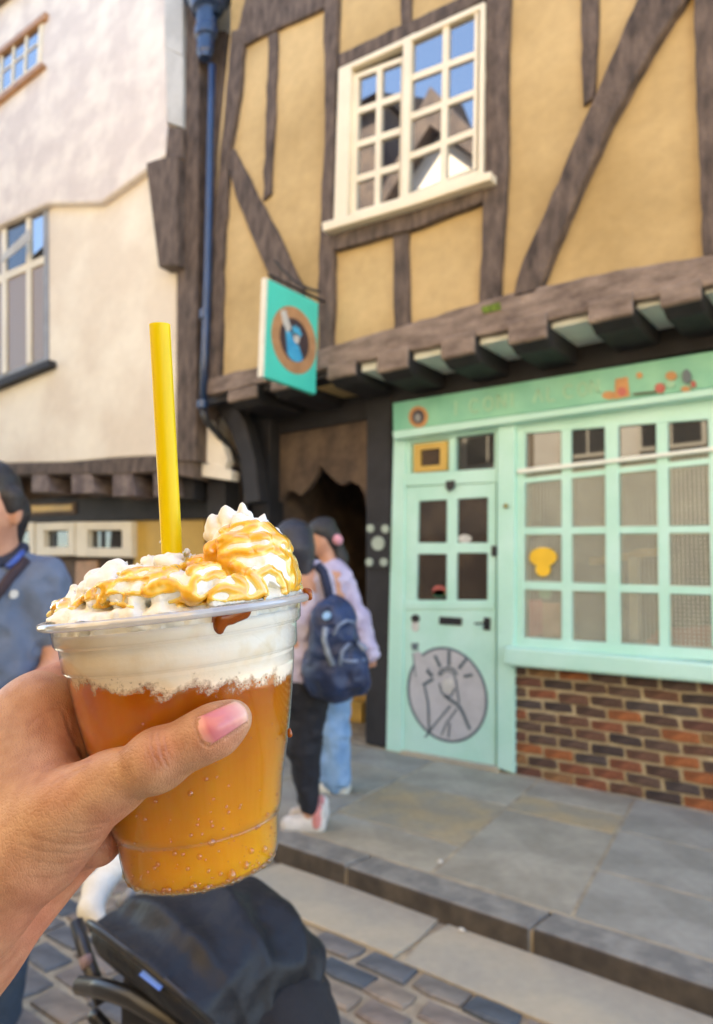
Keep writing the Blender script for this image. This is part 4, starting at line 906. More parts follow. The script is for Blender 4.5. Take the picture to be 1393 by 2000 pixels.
blob(104, 1190, -2, 6, .001, 105, 1171, -2, 3.2); blob(313, 1058, 4, 6.5, .001); blob(310, 1046, 3, 4.5, .001); blob(366, 1078, 0, 9, .001); blob(352, 1090, -4, 10, .001); blob(330, 1098, -8, 12, .001); blob(283, 1095, -4, 11, .001)
rc = random.Random(9)
for k in range(64):                                             # torn folds lying on the mound
    x = rc.uniform(125, 440); top = float(np.interp(x, [125, 175, 235, 330, 440], [1186, 1130, 1106, 1094, 1100])); y = rc.uniform(top + 10, min(1200 - (x - 110) * .1, top + 85)); f_ = (y - top) / 90
    dpt = -8 - 30 * min(1, f_ * 1.2) * (1 if x < 400 else .8) + rc.uniform(-2, 5); r = rc.uniform(7, 14); an = rc.uniform(-.9, .9); L = rc.uniform(14, 34)
    x2, y2 = x + L * math.cos(an), y - L * math.sin(an) * .8; blob(x, y, dpt, r, .0014, x2, y2, dpt + rc.uniform(-3, 6), r * rc.uniform(.55, 1.0))
    x3, y3 = x2 + L * .7 * math.cos(an + 1.0), y2 - L * .6 * math.sin(an + 1.0); blob(x2, y2, dpt + 2, r * .8, .0014, x3, y3, dpt + rc.uniform(-2, 8), r * .45)
for (x, y, x2, y2, d_) in ((150, 1160, 141, 1146, -6), (180, 1130, 170, 1114, -6), (214, 1112, 206, 1098, -4), (244, 1104, 250, 1092, -6), (268, 1108, 262, 1094, -4), (292, 1096, 286, 1082, -6), (322, 1094, 326, 1080, -8), (345, 1092, 352, 1078, -8), (378, 1088, 384, 1076, -2), (516, 1014, 517, 1006, -4)):
    blob(x, y, d_, 12, .002, (x + x2) / 2 + (x2 - x) * .2, (y + y2) / 2 + (y2 - y) * .2, d_, 5)
for k in range(8):                                             # small curds
    x = rc.uniform(130, 420); y = 1195 - (x - 110) * .1 - rc.uniform(-4, 62) * (1 if x > 180 else .55); blob(x, y, -22 + rc.uniform(-16, 10), rc.uniform(9, 17), .003)
# the piped peak: rings laid one on the other, leaning to the right
for (cx, cy, wx, dep, r) in ((500, 1122, 62, 20, 26), (494, 1096, 62, 19, 25), (490, 1070, 54, 17, 23), (486, 1048, 42, 13, 20), (478, 1030, 30, 9, 17)):
    prev = None
    for k in range(15):
        a = 2 * math.pi * k / 14; p_ = (cx + wx * math.cos(a), cy + 6 * math.sin(a) - .12 * wx * math.cos(a) * -1, -dep * .9 * math.sin(a) * 1.0 - 4)
        if prev: blob(prev[0], prev[1], prev[2], r, .0028, p_[0], p_[1], p_[2], r)
        prev = p_
blob(490, 1100, 0, 50, .002); blob(485, 1060, -2, 38, .002)
for b in ((425, 1030, -4, 20), (448, 1014, -5, 17), (470, 1006, -6, 13), (486, 1010, -6, 14), (506, 1016, -4, 13), (514, 1010, -3, 7), (515, 1004, -3, 4), (412, 1048, -4, 14), (474, 1006, -6, 9)): blob(*b, .0016)
RES = .0005
gq, lo = sdf_field(pr, RES)
gq += (-np.abs(vnoise(gq.shape, 13, 1)) * .0013 + .0008 - np.abs(vnoise(gq.shape, 6, 2)) * .00030 + .0002 - np.abs(vnoise(gq.shape, 26, 3)) * .0017 + .0010 + vnoise(gq.shape, 3, 4) * .00012).astype(np.float32)
V, F = surface_nets(gq, lo, RES); V = smooth_verts(V, F, 2, .4)
rad_ = np.hypot(V[:, 0], V[:, 1]); lim_ = np.where(V[:, 2] < .0945, np.interp(V[:, 2] / mm, [p_[1] for p_ in PROF], [p_[0] for p_ in PROF]) * mm - .0012, .0462)
k_ = np.minimum(1, lim_ / np.maximum(rad_, 1e-6)); V[:, 0] *= k_; V[:, 1] *= k_
def m_cream():
    m = M('whipped_cream_white', (.76, .755, .71), .42, .01, 60, .45, 700, spec=.45); b = m.node_tree.nodes['Principled BSDF']
    b.inputs['Subsurface Weight'].default_value = .12; b.inputs['Subsurface Radius'].default_value = (.004, .0035, .0025); b.inputs['Subsurface Scale'].default_value = .5
    for n_ in m.node_tree.nodes:
        if n_.type == 'BUMP': n_.inputs['Distance'].default_value = .0006
    return m
co = np_mesh('cream', V, F, m_cream(), cream_root); cchild(co, cream_root)
# caramel: a skin of sauce lifted off the cream along the drizzle paths
PATHS = [([(150, 1178), (165, 1168), (188, 1147), (213, 1140), (249, 1131), (281, 1129), (317, 1121), (361, 1103)], 6), ([(197, 1176), (203, 1160), (208, 1145)], 8), ([(281, 1162), (283, 1148)], 6.5),
 ([(297, 1145), (321, 1133), (350, 1145), (372, 1159), (402, 1179)], 8), ([(371, 1113), (390, 1103), (422, 1099), (462, 1111)], 9), ([(371, 1098), (402, 1088)], 9), ([(398, 1070), (420, 1060), (442, 1050), (470, 1040), (498, 1030)], 6),
 ([(412, 1082), (436, 1064), (462, 1052), (490, 1050), (514, 1046), (545, 1050), (562, 1058)], 7.5), ([(430, 1086), (460, 1078), (486, 1080), (510, 1074), (530, 1068), (562, 1087), (580, 1107), (584, 1128), (580, 1150)], 9),
 ([(361, 1165), (380, 1172), (402, 1171), (414, 1157), (442, 1147), (470, 1155), (486, 1172)], 8), ([(486, 1176), (500, 1168), (514, 1157), (504, 1136), (490, 1122), (466, 1107), (445, 1098)], 10),
 ([(506, 1121), (526, 1109), (545, 1122), (554, 1140), (558, 1158)], 7), ([(566, 1100), (574, 1125), (572, 1150)], 8), ([(106, 1188), (110, 1184), (118, 1180), (130, 1175)], 7), ([(458, 1123), (472, 1134), (482, 1146), (478, 1158)], 8),
 ([(402, 1130), (420, 1118), (440, 1122)], 8), ([(350, 1180), (372, 1178), (396, 1180)], 5), ([(240, 1172), (246, 1160)], 4), ([(388, 1128), (376, 1140), (380, 1152)], 7), ([(520, 1026), (540, 1044), (560, 1060), (574, 1080)], 6), ([(430, 1040), (470, 1022), (500, 1020)], 4), ([(140, 1187), (180, 1167), (230, 1157), (300, 1163), (340, 1152)], 3.6), ([(232, 1122), (280, 1112), (330, 1112), (380, 1102)], 3.6), ([(330, 1176), (380, 1166), (440, 1174), (500, 1162)], 4), ([(180, 1186), (222, 1178), (262, 1186)], 3.2), ([(410, 1062), (405, 1078), (415, 1092), (440, 1098)], 7)]
# world -> picture for every cream vertex
Vc = np.array(bot_c) + V[:, [0]] * np.array(x_c) + V[:, [1]] * np.array(y_c) + V[:, [2]] * np.array(n_c)
vx, vy = proj_np(Vc); Nn = vnormals(V, F)
front = (Nn[:, 1] < .45) & (V[:, 1] < .02)
fld = np.full(len(V), -9.0)
jit = np.array([mnoise.noise(Vector(v) * 260) for v in V]) if len(V) < 400000 else 0
for pts, wd in PATHS:
    for (ax_, ay_), (bx_, by_) in zip(pts[:-1], pts[1:]):
        dx, dy = bx_ - ax_, by_ - ay_; t = np.clip(((vx - ax_) * dx + (vy - ay_) * dy) / (dx * dx + dy * dy), 0, 1)
        d = np.hypot(vx - ax_ - t * dx, vy - ay_ - t * dy); fld = np.maximum(fld, 1 - d / np.maximum(3.0, wd * 1.1 + 6 * jit))
fld[~front] = -1
fld[V[:, 2] < .0952] = -1
fld = smooth_verts(fld[:, None], F, 5, .5)[:, 0]
keep = (fld[F] > -.12).any(axis=1); Fs = F[keep]; used = np.unique(Fs); remap = np.full(len(V), -1); remap[used] = np.arange(len(used))
Vsm = smooth_verts(V, F, 8, .5); Nsm = vnormals(Vsm, F)
th = np.where(fld > 0, np.sqrt(np.clip(fld, 0, 1)) * .0010, fld * .003)
Vs = (Vsm * .8 + V * .2) + Nsm * (th + .00005)[:, None]
def m_caramel():
    m = bpy.data.materials.new('caramel_sauce'); m.use_nodes = True; t = m.node_tree; b = t.nodes['Principled BSDF']; N = t.nodes; L = t.links
    at = N.new('ShaderNodeAttribute'); at.attribute_name = 'thick'
    rp = N.new('ShaderNodeValToRGB'); e = rp.color_ramp.elements; e[0].position = .0; e[0].color = (.86, .70, .30, 1); e[1].position = .85; e[1].color = (.72, .34, .015, 1); k = e.new(.35); k.color = (.84, .51, .05, 1)
    L.new(at.outputs['Fac'], rp.inputs[0]); L.new(rp.outputs[0], b.inputs['Base Color'])
    b.inputs['Roughness'].default_value = .08; b.inputs['Specular IOR Level'].default_value = .7; b.inputs['Subsurface Weight'].default_value = .3; b.inputs['Subsurface Radius'].default_value = (.004, .002, .0006); b.inputs['Subsurface Scale'].default_value = .5
    b.inputs['Coat Weight'].default_value = .5; b.inputs['Coat Roughness'].default_value = .06
    return m
mc = m_caramel()
so_ = np_mesh('caramel_sauce', Vs[used], remap[Fs], mc, cream_root); cchild(so_, cream_root)
atr = so_.data.attributes.new('thick', 'FLOAT', 'POINT'); atr.data.foreach_set('value', np.clip(fld[used], 0, 1).astype(np.float32))
def m_drip():
    m = bpy.data.materials.new('dark_caramel'); m.use_nodes = True; b = m.node_tree.nodes['Principled BSDF']
    b.inputs['Base Color'].default_value = (.40, .085, .004, 1); b.inputs['Roughness'].default_value = .08; b.inputs['Transmission Weight'].default_value = .45; b.inputs['IOR'].default_value = 1.4
    return m
md = m_drip()
def wallpt(x, y, off=0.0):
    q_ = pc(x, y, -.036); q_ = pc(x, y, -math.sqrt(max(0, (prof_r(max(1, min(91, q_.z / mm))) * mm) ** 2 - q_.x ** 2)))
    rr = (prof_r(max(1, min(91, q_.z / mm))) + off) * mm; a = math.asin(max(-1, min(1, q_.x / rr))); return Vector((rr * math.sin(a), -rr * math.cos(a), q_.z))
dpr = []
def dr_(x, y, r, off, x2=None, y2=None, r2=None): dpr.append((tuple(wallpt(x, y, off)), tuple(wallpt(x2 if x2 else x, y2 if y2 else y, off)), r * PX, (r2 or r) * PX, .0012))
dr_(470, 1206, 14, -1.9, 440, 1222, 15); dr_(430, 1226, 14, -1.6, 424, 1246, 9); dr_(424, 1212, 9, -1.4, 424, 1240, 8); dr_(424, 1236, 9, -1.4); dr_(440, 1214, 12, -1.8, 470, 1208, 11); dr_(450, 1226, 9, -1.6, 476, 1216, 8); dr_(428, 1225, 12, -1.7); dr_(480, 1205, 9, -1.7); dr_(430, 1244, 6, -1.4, 430, 1252, 4)
sdo = sdf_obj('caramel_drip', dpr, .0006, md, cream_root, 1); cchild(sdo, cream_root)
rim_d = [(tuple(pc(601, 1160, -.004)), tuple(pc(604, 1168, -.004)), 8 * PX, 7 * PX, .001), (tuple(pc(596, 1154, -.004)), tuple(pc(603, 1158, -.004)), 5 * PX, 6 * PX, .001)]
o = sdf_obj('caramel_drip', rim_d, .0005, md, cream_root, 1); cchild(o, cream_root)
o = sdf_obj('caramel_drip', [(tuple(pc(96, 1203, -.004)), tuple(pc(100, 1199, -.004)), 5.5 * PX, 6 * PX, .001)], .0005, mc, cream_root, 1); cchild(o, cream_root)
o = sdf_obj('caramel_drip', [(tuple(pc(567, 1424, -.008)), tuple(pc(568, 1434, -.008)), 4 * PX, 5.5 * PX, .001)], .0005, md, cream_root, 1); cchild(o, cream_root)
o = sdf_obj('caramel_drip', [(tuple(wallpt(583, 1178, -1.2)), tuple(wallpt(582, 1205, -1.2)), 6 * PX, 3 * PX, .001)], .0005, mc, cream_root, 1); cchild(o, cream_root)

# ================================================================== STRAW
def m_straw():
    m = bpy.data.materials.new('yellow_plastic'); m.use_nodes = True; t = m.node_tree; N = t.nodes; L = t.links; b = N['Principled BSDF']; out = N['Material Output']
    b.inputs['Base Color'].default_value = (.90, .72, .008, 1); b.inputs['Roughness'].default_value = .4
    tl_ = N.new('ShaderNodeBsdfTranslucent'); tl_.inputs[0].default_value = (.92, .84, .02, 1); mx = N.new('ShaderNodeMixShader'); mx.inputs[0].default_value = .45
    L.new(b.outputs[0], mx.inputs[1]); L.new(tl_.outputs[0], mx.inputs[2]); L.new(mx.outputs[0], out.inputs[0]); return m
st_top, st_bot = Vector(C3(312, 634, .268)), Vector(C3(336.5, 1085, .270)); st_dir = (st_bot - st_top).normalized()
st_end = st_bot + st_dir * .055
A, B = CAM + cv(st_top), CAM + cv(st_end)
sb = MB(); r0 = .00385
ax = (A - B).normalized(); u_ = ax.orthogonal().normalized(); v_ = ax.cross(u_); n_ = 40
vs = []
for (pt, r_) in ((B, r0), (A, r0), (A, r0 - .00035), (B, r0 - .00035)): vs += [pt + (u_ * math.cos(2 * math.pi * k / n_) + v_ * math.sin(2 * math.pi * k / n_)) * r_ for k in range(n_)]
fs = [(i * n_ + k, i * n_ + (k + 1) % n_, ((i + 1) % 4) * n_ + (k + 1) % n_, ((i + 1) % 4) * n_ + k) for i in range(4) for k in range(n_)]
stw = mesh_obj('drinking_straw', vs, fs, m_straw(), None, True)
me_ = stw.data; tag(stw, 'wide yellow plastic straw standing up out of the whipped cream', 'straw')
for e_ in me_.edges: pass
ss = stw.modifiers.new('split', 'EDGE_SPLIT'); ss.split_angle = R(50)
# ================================================================== HAND
def m_skin(name, col, red, attr=True):
    m = bpy.data.materials.new(name); m.use_nodes = True; t = m.node_tree; N = t.nodes; L = t.links; b = N['Principled BSDF']
    tc = N.new('ShaderNodeTexCoord')
    n1 = N.new('ShaderNodeTexNoise'); n1.inputs['Scale'].default_value = 45; n1.inputs['Detail'].default_value = 4; L.new(tc.outputs['Object'], n1.inputs['Vector'])
    rp = N.new('ShaderNodeValToRGB'); rp.color_ramp.elements[0].position = .35; rp.color_ramp.elements[1].position = .68; rp.color_ramp.elements[0].color = (*red, 1); rp.color_ramp.elements[1].color = (*col, 1); L.new(n1.outputs['Fac'], rp.inputs[0]); out = rp.outputs[0]
    if attr:
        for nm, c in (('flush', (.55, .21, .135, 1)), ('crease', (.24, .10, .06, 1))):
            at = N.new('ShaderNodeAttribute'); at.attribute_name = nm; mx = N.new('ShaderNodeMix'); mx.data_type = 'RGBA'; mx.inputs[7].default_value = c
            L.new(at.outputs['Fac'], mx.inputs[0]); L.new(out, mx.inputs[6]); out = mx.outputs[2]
    n5 = N.new('ShaderNodeTexNoise'); n5.inputs['Scale'].default_value = 170; n5.inputs['Detail'].default_value = 6; L.new(tc.outputs['Object'], n5.inputs['Vector']); r5 = N.new('ShaderNodeValToRGB'); r5.color_ramp.elements[0].position = .36; r5.color_ramp.elements[0].color = (.80, .70, .66, 1); r5.color_ramp.elements[1].position = .62; L.new(n5.outputs['Fac'], r5.inputs[0]); m5 = N.new('ShaderNodeMix'); m5.data_type = 'RGBA'; m5.blend_type = 'MULTIPLY'; m5.inputs[0].default_value = .8; L.new(out, m5.inputs[6]); L.new(r5.outputs[0], m5.inputs[7]); out = m5.outputs[2]
    L.new(out, b.inputs['Base Color']); b.inputs['Roughness'].default_value = .46; b.inputs['Specular IOR Level'].default_value = .4
    b.inputs['Subsurface Weight'].default_value = .10; b.inputs['Subsurface Radius'].default_value = (.006, .0022, .0012); b.inputs['Subsurface Scale'].default_value = .5
    # skin grain: fine crossing lines
    v1 = N.new('ShaderNodeTexVoronoi'); v1.feature = 'DISTANCE_TO_EDGE'; v1.inputs['Scale'].default_value = 620
    mp = N.new('ShaderNodeMapping'); mp.inputs['Rotation'].default_value = (.4, .5, .9); mp.inputs['Scale'].default_value = (1, 1.9, 1); L.new(tc.outputs['Object'], mp.inputs[0]); L.new(mp.outputs[0], v1.inputs['Vector'])
    n2 = N.new('ShaderNodeTexNoise'); n2.inputs['Scale'].default_value = 1000; n2.inputs['Detail'].default_value = 5; L.new(tc.outputs['Object'], n2.inputs['Vector'])
    mr = N.new('ShaderNodeMapRange'); mr.inputs[2].default_value = .25; L.new(v1.outputs['Distance'], mr.inputs[0])
    ad = N.new('ShaderNodeMath'); ad.operation = 'ADD'; L.new(mr.outputs[0], ad.inputs[0]); L.new(n2.outputs['Fac'], ad.inputs[1])
    bp = N.new('ShaderNodeBump'); bp.inputs['Strength'].default_value = .30; bp.inputs['Distance'].default_value = .0004; L.new(ad.outputs[0], bp.inputs['Height']); L.new(bp.outputs[0], b.inputs['Normal'])
    return m
hp = []
def hc_(x, y, d, r, x2, y2, d2, r2, k=.007): hp.append((C3(x, y, d), C3(x2, y2, d2), r * mm, r2 * mm, k))
# thumb
hc_(70, 1644, .236, 16, 150, 1574, .232, 11.4, .010)
hc_(150, 1574, .232, 11.4, 215, 1533, .229, 9.5, .008)
hc_(215, 1533, .229, 9.5, 300, 1488, .2225, 8.1, .006)
hc_(300, 1490, .2225, 8.3, 312, 1482, .222, 8.4, .004)
hc_(312, 1482, .222, 8.4, 385, 1444, .2215, 7.5, .005)
hc_(385, 1444, .2215, 7.5, 425, 1424, .2215, 7.6, .004)
hc_(425, 1424, .2215, 7.6, 456, 1404, .2225, 5.9, .004)
# thenar and the web up to the index knuckle
hc_(112, 1606, .238, 13.6, -60, 1765, .243, 21, .010)
hc_(20, 1560, .250, 17, 110, 1530, .250, 9, .010)
hc_(20, 1470, .262, 14, 95, 1440, .268, 8, .010)
hc_(70, 1555, .248, 12, 75, 1420, .268, 11, .012)
hc_(-60, 1640, .26, 20, 20, 1450, .268, 15, .012)
hc_(30, 1440, .270, 12, 78, 1392, .275, 12.0, .008)
# index finger: away from the camera round the back of the cup
def around(deg, z, gap):                                        # cup-local polar point -> camera space
    a = R(deg); rr = (prof_r(z) + gap) * mm; v = bot_c + x_c * (rr * math.cos(a)) + y_c * (rr * math.sin(a)) + n_c * (z * mm); return tuple(v)
def seg(a, b, r, r2, k=.004): hp.append((a, b, r * mm, r2 * mm, k))
kn = C3(78, 1392, .275); i1 = C3(118, 1345, .288)
seg(kn, i1, 12.0, 10.0, .007)
def finger(start, zs, degs, rs, k=.003):
    prev = start; pr_ = rs[0]
    for dg_, z, r in zip(degs, zs, rs[1:]):
        p_ = around(dg_, z, r - .2); seg(prev, p_, pr_, r, k); prev, pr_ = p_, r
finger(i1, (66, 65, 63, 61), (150, 122, 98, 78), (10.0, 9.0, 8.5, 8.0, 7.0))
m1 = C3(90, 1470, .285); finger(m1, (46, 46, 45, 44, 43), (172, 148, 120, 95, 72), (11, 9.6, 9.2, 8.8, 8.4, 7.2))
m2 = C3(110, 1560, .288); finger(m2, (27, 28, 28, 28), (172, 145, 118, 92), (11, 8.8, 8.2, 8.0, 7.0))
m3 = C3(150, 1650, .285); finger(m3, (13.0, 14, 15, 15), (186, 158, 130, 105), (10.5, 7.6, 7.2, 7.0, 6.4))
# palm, ulnar side and forearm
seg(kn, C3(-100, 1760, .272), 13, 24, .010); seg(m1, C3(-100, 1760, .275), 12.5, 24, .010); seg(m2, C3(-90, 1800, .278), 12.5, 24, .010)
seg(m3, C3(-70, 1855, .280), 11.5, 20.5, .0045)
seg(C3(-100, 1790, .262), C3(-230, 1960, .262), 25, 26, .012); seg(C3(-80, 1850, .278), C3(-210, 1990, .276), 20, 22, .012)
seg(C3(-215, 1960, .266), C3(-560, 2500, .272), 27, 34, .012); seg(C3(-205, 1990, .274), C3(-560, 2560, .280), 22, 30, .012)
# the hollow between thumb and index finger
hp.append((C3(150, 1400, .256), C3(166, 1462, .252), 3.0 * mm, 3.4 * mm, .006, 'sub'))
RH = .00115
gh, lo = sdf_field(hp, RH)
V, F = surface_nets(gh, lo, RH); V = smooth_verts(V, F, 3, .5)
# subdivide once (each quad into four) for creases
def subdivide(V, F):
    E = np.sort(np.concatenate([F[:, [i, (i + 1) % 4]] for i in range(4)]), 1); ue, inv = np.unique(E, axis=0, return_inverse=True); inv = inv.reshape(4, -1)
    nv = len(V); em = (V[ue[:, 0]] + V[ue[:, 1]]) / 2; fc = V[F].mean(1); W = np.concatenate([V, em, fc]); ei = inv + nv; fi = nv + len(ue) + np.arange(len(F))
    Q = [np.stack([F[:, i], ei[i], fi, ei[(i - 1) % 4]], 1) for i in range(4)]
    return W, np.concatenate(Q)
V, F = subdivide(V, F); V = smooth_verts(V, F, 2, .5)
N_ = vnormals(V, F); vx, vy = proj_np(V)
facing = np.clip(-(N_ * (V / np.linalg.norm(V, axis=1, keepdims=True))).sum(1), 0, 1); near = (V[:, 2] < .285)
wgt = np.where(near, np.clip(facing * 2.2, 0, 1), 0)
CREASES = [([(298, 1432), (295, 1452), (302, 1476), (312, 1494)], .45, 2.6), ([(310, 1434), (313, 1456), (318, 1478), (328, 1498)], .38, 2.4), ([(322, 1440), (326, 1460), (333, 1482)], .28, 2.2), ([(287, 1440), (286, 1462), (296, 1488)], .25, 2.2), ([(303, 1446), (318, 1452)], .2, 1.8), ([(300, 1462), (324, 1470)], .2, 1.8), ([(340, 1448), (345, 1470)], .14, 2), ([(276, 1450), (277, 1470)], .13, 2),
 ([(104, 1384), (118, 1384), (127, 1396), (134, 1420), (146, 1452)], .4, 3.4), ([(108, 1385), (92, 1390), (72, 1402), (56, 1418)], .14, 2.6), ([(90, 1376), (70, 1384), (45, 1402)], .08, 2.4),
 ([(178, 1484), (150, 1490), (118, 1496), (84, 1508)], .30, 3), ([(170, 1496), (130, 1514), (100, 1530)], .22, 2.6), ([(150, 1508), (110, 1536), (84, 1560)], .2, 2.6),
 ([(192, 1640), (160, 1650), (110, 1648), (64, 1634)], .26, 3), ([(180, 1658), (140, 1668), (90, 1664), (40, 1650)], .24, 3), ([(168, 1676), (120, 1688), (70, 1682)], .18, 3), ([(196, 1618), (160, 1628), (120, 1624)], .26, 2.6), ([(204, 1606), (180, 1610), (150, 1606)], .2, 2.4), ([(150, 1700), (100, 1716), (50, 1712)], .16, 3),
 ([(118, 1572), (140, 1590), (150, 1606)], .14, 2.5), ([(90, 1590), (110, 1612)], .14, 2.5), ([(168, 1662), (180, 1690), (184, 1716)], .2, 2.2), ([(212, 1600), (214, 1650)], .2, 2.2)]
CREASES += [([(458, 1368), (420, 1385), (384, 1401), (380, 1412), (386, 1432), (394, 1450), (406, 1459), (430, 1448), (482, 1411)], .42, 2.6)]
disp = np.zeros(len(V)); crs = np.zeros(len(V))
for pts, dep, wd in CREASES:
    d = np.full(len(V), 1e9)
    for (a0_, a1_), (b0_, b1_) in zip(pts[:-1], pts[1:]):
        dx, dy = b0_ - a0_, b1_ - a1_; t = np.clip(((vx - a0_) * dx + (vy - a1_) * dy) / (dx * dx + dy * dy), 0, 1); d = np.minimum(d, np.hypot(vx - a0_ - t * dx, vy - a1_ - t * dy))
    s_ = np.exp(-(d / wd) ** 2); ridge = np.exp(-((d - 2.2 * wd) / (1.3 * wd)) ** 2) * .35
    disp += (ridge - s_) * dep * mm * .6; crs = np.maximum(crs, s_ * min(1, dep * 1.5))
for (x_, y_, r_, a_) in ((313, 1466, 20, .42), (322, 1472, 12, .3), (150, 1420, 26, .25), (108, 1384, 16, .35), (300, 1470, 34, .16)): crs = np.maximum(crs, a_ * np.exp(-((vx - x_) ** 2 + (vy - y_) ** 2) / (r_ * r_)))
V2 = V + N_ * (disp * wgt)[:, None]
flush = np.zeros(len(V))
def fl(x, y, r, a): 
    global flush
    flush = np.maximum(flush, a * np.exp(-((vx - x) ** 2 + (vy - y) ** 2) / (r * r)))
for f_ in ((315, 1465, 40, .55), (430, 1445, 60, .45), (150, 1430, 60, .5), (90, 1400, 50, .3), (110, 1530, 60, .25), (235, 1640, 60, .9), (90, 1820, 110, .9), (30, 1890, 80, .6), (180, 1720, 60, .9)): fl(*f_)
flush[(V[:, 2] > .275)] = np.maximum(flush[(V[:, 2] > .275)], .5)
sk = m_skin('tan_skin', (.50, .29, .17), (.41, .215, .12))
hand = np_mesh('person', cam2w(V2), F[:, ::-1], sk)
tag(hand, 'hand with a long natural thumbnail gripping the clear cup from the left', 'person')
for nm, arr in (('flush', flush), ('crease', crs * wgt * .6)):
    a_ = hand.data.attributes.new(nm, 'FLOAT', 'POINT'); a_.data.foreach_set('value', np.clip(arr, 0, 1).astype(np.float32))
# thumbnail: a curved plate that follows the thumb, sunk in at the cuticle
Vn, Nn2 = V2, N_
sel = np.where((vx > 365) & (vx < 500) & (vy > 1350) & (vy < 1475) & near & (facing > .02))[0]
def thumb_surf(x, y):
    d = (vx[sel] - x) ** 2 + (vy[sel] - y) ** 2; k = np.argsort(d)[:6]; w_ = 1 / (d[k] + 2.0); w_ /= w_.sum()
    return (V2[sel[k]] * w_[:, None]).sum(0)
NU, NV = 22, 18; NVt = []
# outline in the picture: cuticle end, upper side, free edge, lower side
cA, cB = np.array((384, 1403)), np.array((407, 1457)); tA, tB = np.array((458, 1370)), np.array((482, 1409))
axd = (tA + tB) / 2 - (cA + cB) / 2; axd = axd / np.linalg.norm(axd)
for i in range(NU + 1):
    u = i / NU
    for j in range(NV + 1):
        v = j / NV; e = (2 * v - 1)
        a = cA * (1 - v) + cB * v - axd * 7 * (1 - e * e); b = tA * (1 - v) + tB * v + axd * 10 * (1 - abs(e) ** 2.2)
        p2 = a * (1 - u) + b * u
        s3 = thumb_surf(*p2)
        lift = (.00045 * min(1, u * 5) - .00012 + .0003 * (1 - e * e)) 
        # free edge runs on past the flesh
        d = s3[2]; c3 = np.array(C3(p2[0], p2[1], 1.0)); base = c3 / np.linalg.norm(c3)
        NVt.append(s3 - base * (lift + .0002))
NVt = np.array(NVt)
# smooth the plate into a clean curve
NF = np.array([(i * (NV + 1) + j, i * (NV + 1) + j + 1, (i + 1) * (NV + 1) + j + 1, (i + 1) * (NV + 1) + j) for i in range(NU) for j in range(NV)])
z_ = NVt[:, 2].reshape(NU + 1, NV + 1)
for _ in range(12):
    zi = z_.copy(); zi[1:-1, 1:-1] = (z_[:-2, 1:-1] + z_[2:, 1:-1] + z_[1:-1, :-2] + z_[1:-1, 2:]) / 4; z_ = zi
z_ = z_ - .0007 * (1 - (2 * np.linspace(0, 1, NV + 1) - 1) ** 2)[None, :] * np.clip(np.linspace(0, 1, NU + 1) * 4, 0, 1)[:, None] + .0005
NVt = NVt * (z_.ravel() / NVt[:, 2])[:, None]
def m_nail():
    m = bpy.data.materials.new('fingernail'); m.use_nodes = True; t = m.node_tree; N = t.nodes; L = t.links; b = N['Principled BSDF']
    at = N.new('ShaderNodeAttribute'); at.attribute_name = 'along'; rp = N.new('ShaderNodeValToRGB'); e = rp.color_ramp.elements
    e[0].position = 0; e[0].color = (.62, .33, .28, 1); e[1].position = 1; e[1].color = (.68, .44, .35, 1); k = e.new(.14); k.color = (.64, .26, .26, 1); k = e.new(.22); k.color = (.54, .17, .205, 1); k = e.new(.62); k.color = (.57, .21, .235, 1); k = e.new(.84); k.color = (.63, .30, .27, 1)
    L.new(at.outputs['Fac'], rp.inputs[0]); L.new(rp.outputs[0], b.inputs['Base Color']); b.inputs['Roughness'].default_value = .24; b.inputs['Specular IOR Level'].default_value = .5
    b.inputs['Subsurface Weight'].default_value = .2; b.inputs['Subsurface Radius'].default_value = (.003, .001, .001); b.inputs['Subsurface Scale'].default_value = .5; return m
nail = np_mesh('thumbnail', cam2w(NVt), NF, m_nail(), hand)
a_ = nail.data.attributes.new('along', 'FLOAT', 'POINT'); a_.data.foreach_set('value', np.repeat(np.linspace(0, 1, NU + 1), NV + 1).astype(np.float32))
sm = nail.modifiers.new('solid', 'SOLIDIFY'); sm.thickness = .0005; sm.offset = 0
# ================================================================== PASSERS-BY
from mathutils.bvhtree import BVHTree
def PP(x, y, d): return tuple(P(x, y, d))
def cap(l, x, y, d, r, x2, y2, d2, r2, k=.03, sq=None): l.append((PP(x, y, d), PP(x2, y2, d2), r, r2, k) + (('add', sq) if sq else ()))
def on_mesh(o, x, y, off=.004):
    bv = BVHTree.FromPolygons([v.co[:] for v in o.data.vertices], [p.vertices[:] for p in o.data.polygons])
    loc, nrm, i, dist = bv.ray_cast(CAM, ray(x, y).normalized())
    if loc is None: return P(x, y, 2), -CF
    if nrm.dot(CF) > 0: nrm = -nrm
    return loc + nrm * off, nrm
def cloth(name, col, var=.08, rough=.85, scale=18, bump=.3, col2=None): return M(name, col, rough, var, scale, bump, 90, col2=col2)
skin_p = M('passer_skin', (.56, .30, .20), .5, .05, 20, .05, 120, col2=(.50, .25, .17))
hair_m = M('black_hair', (.025, .024, .03), .42, .2, 30, .5, 120, stretch=(3, 3, .4))
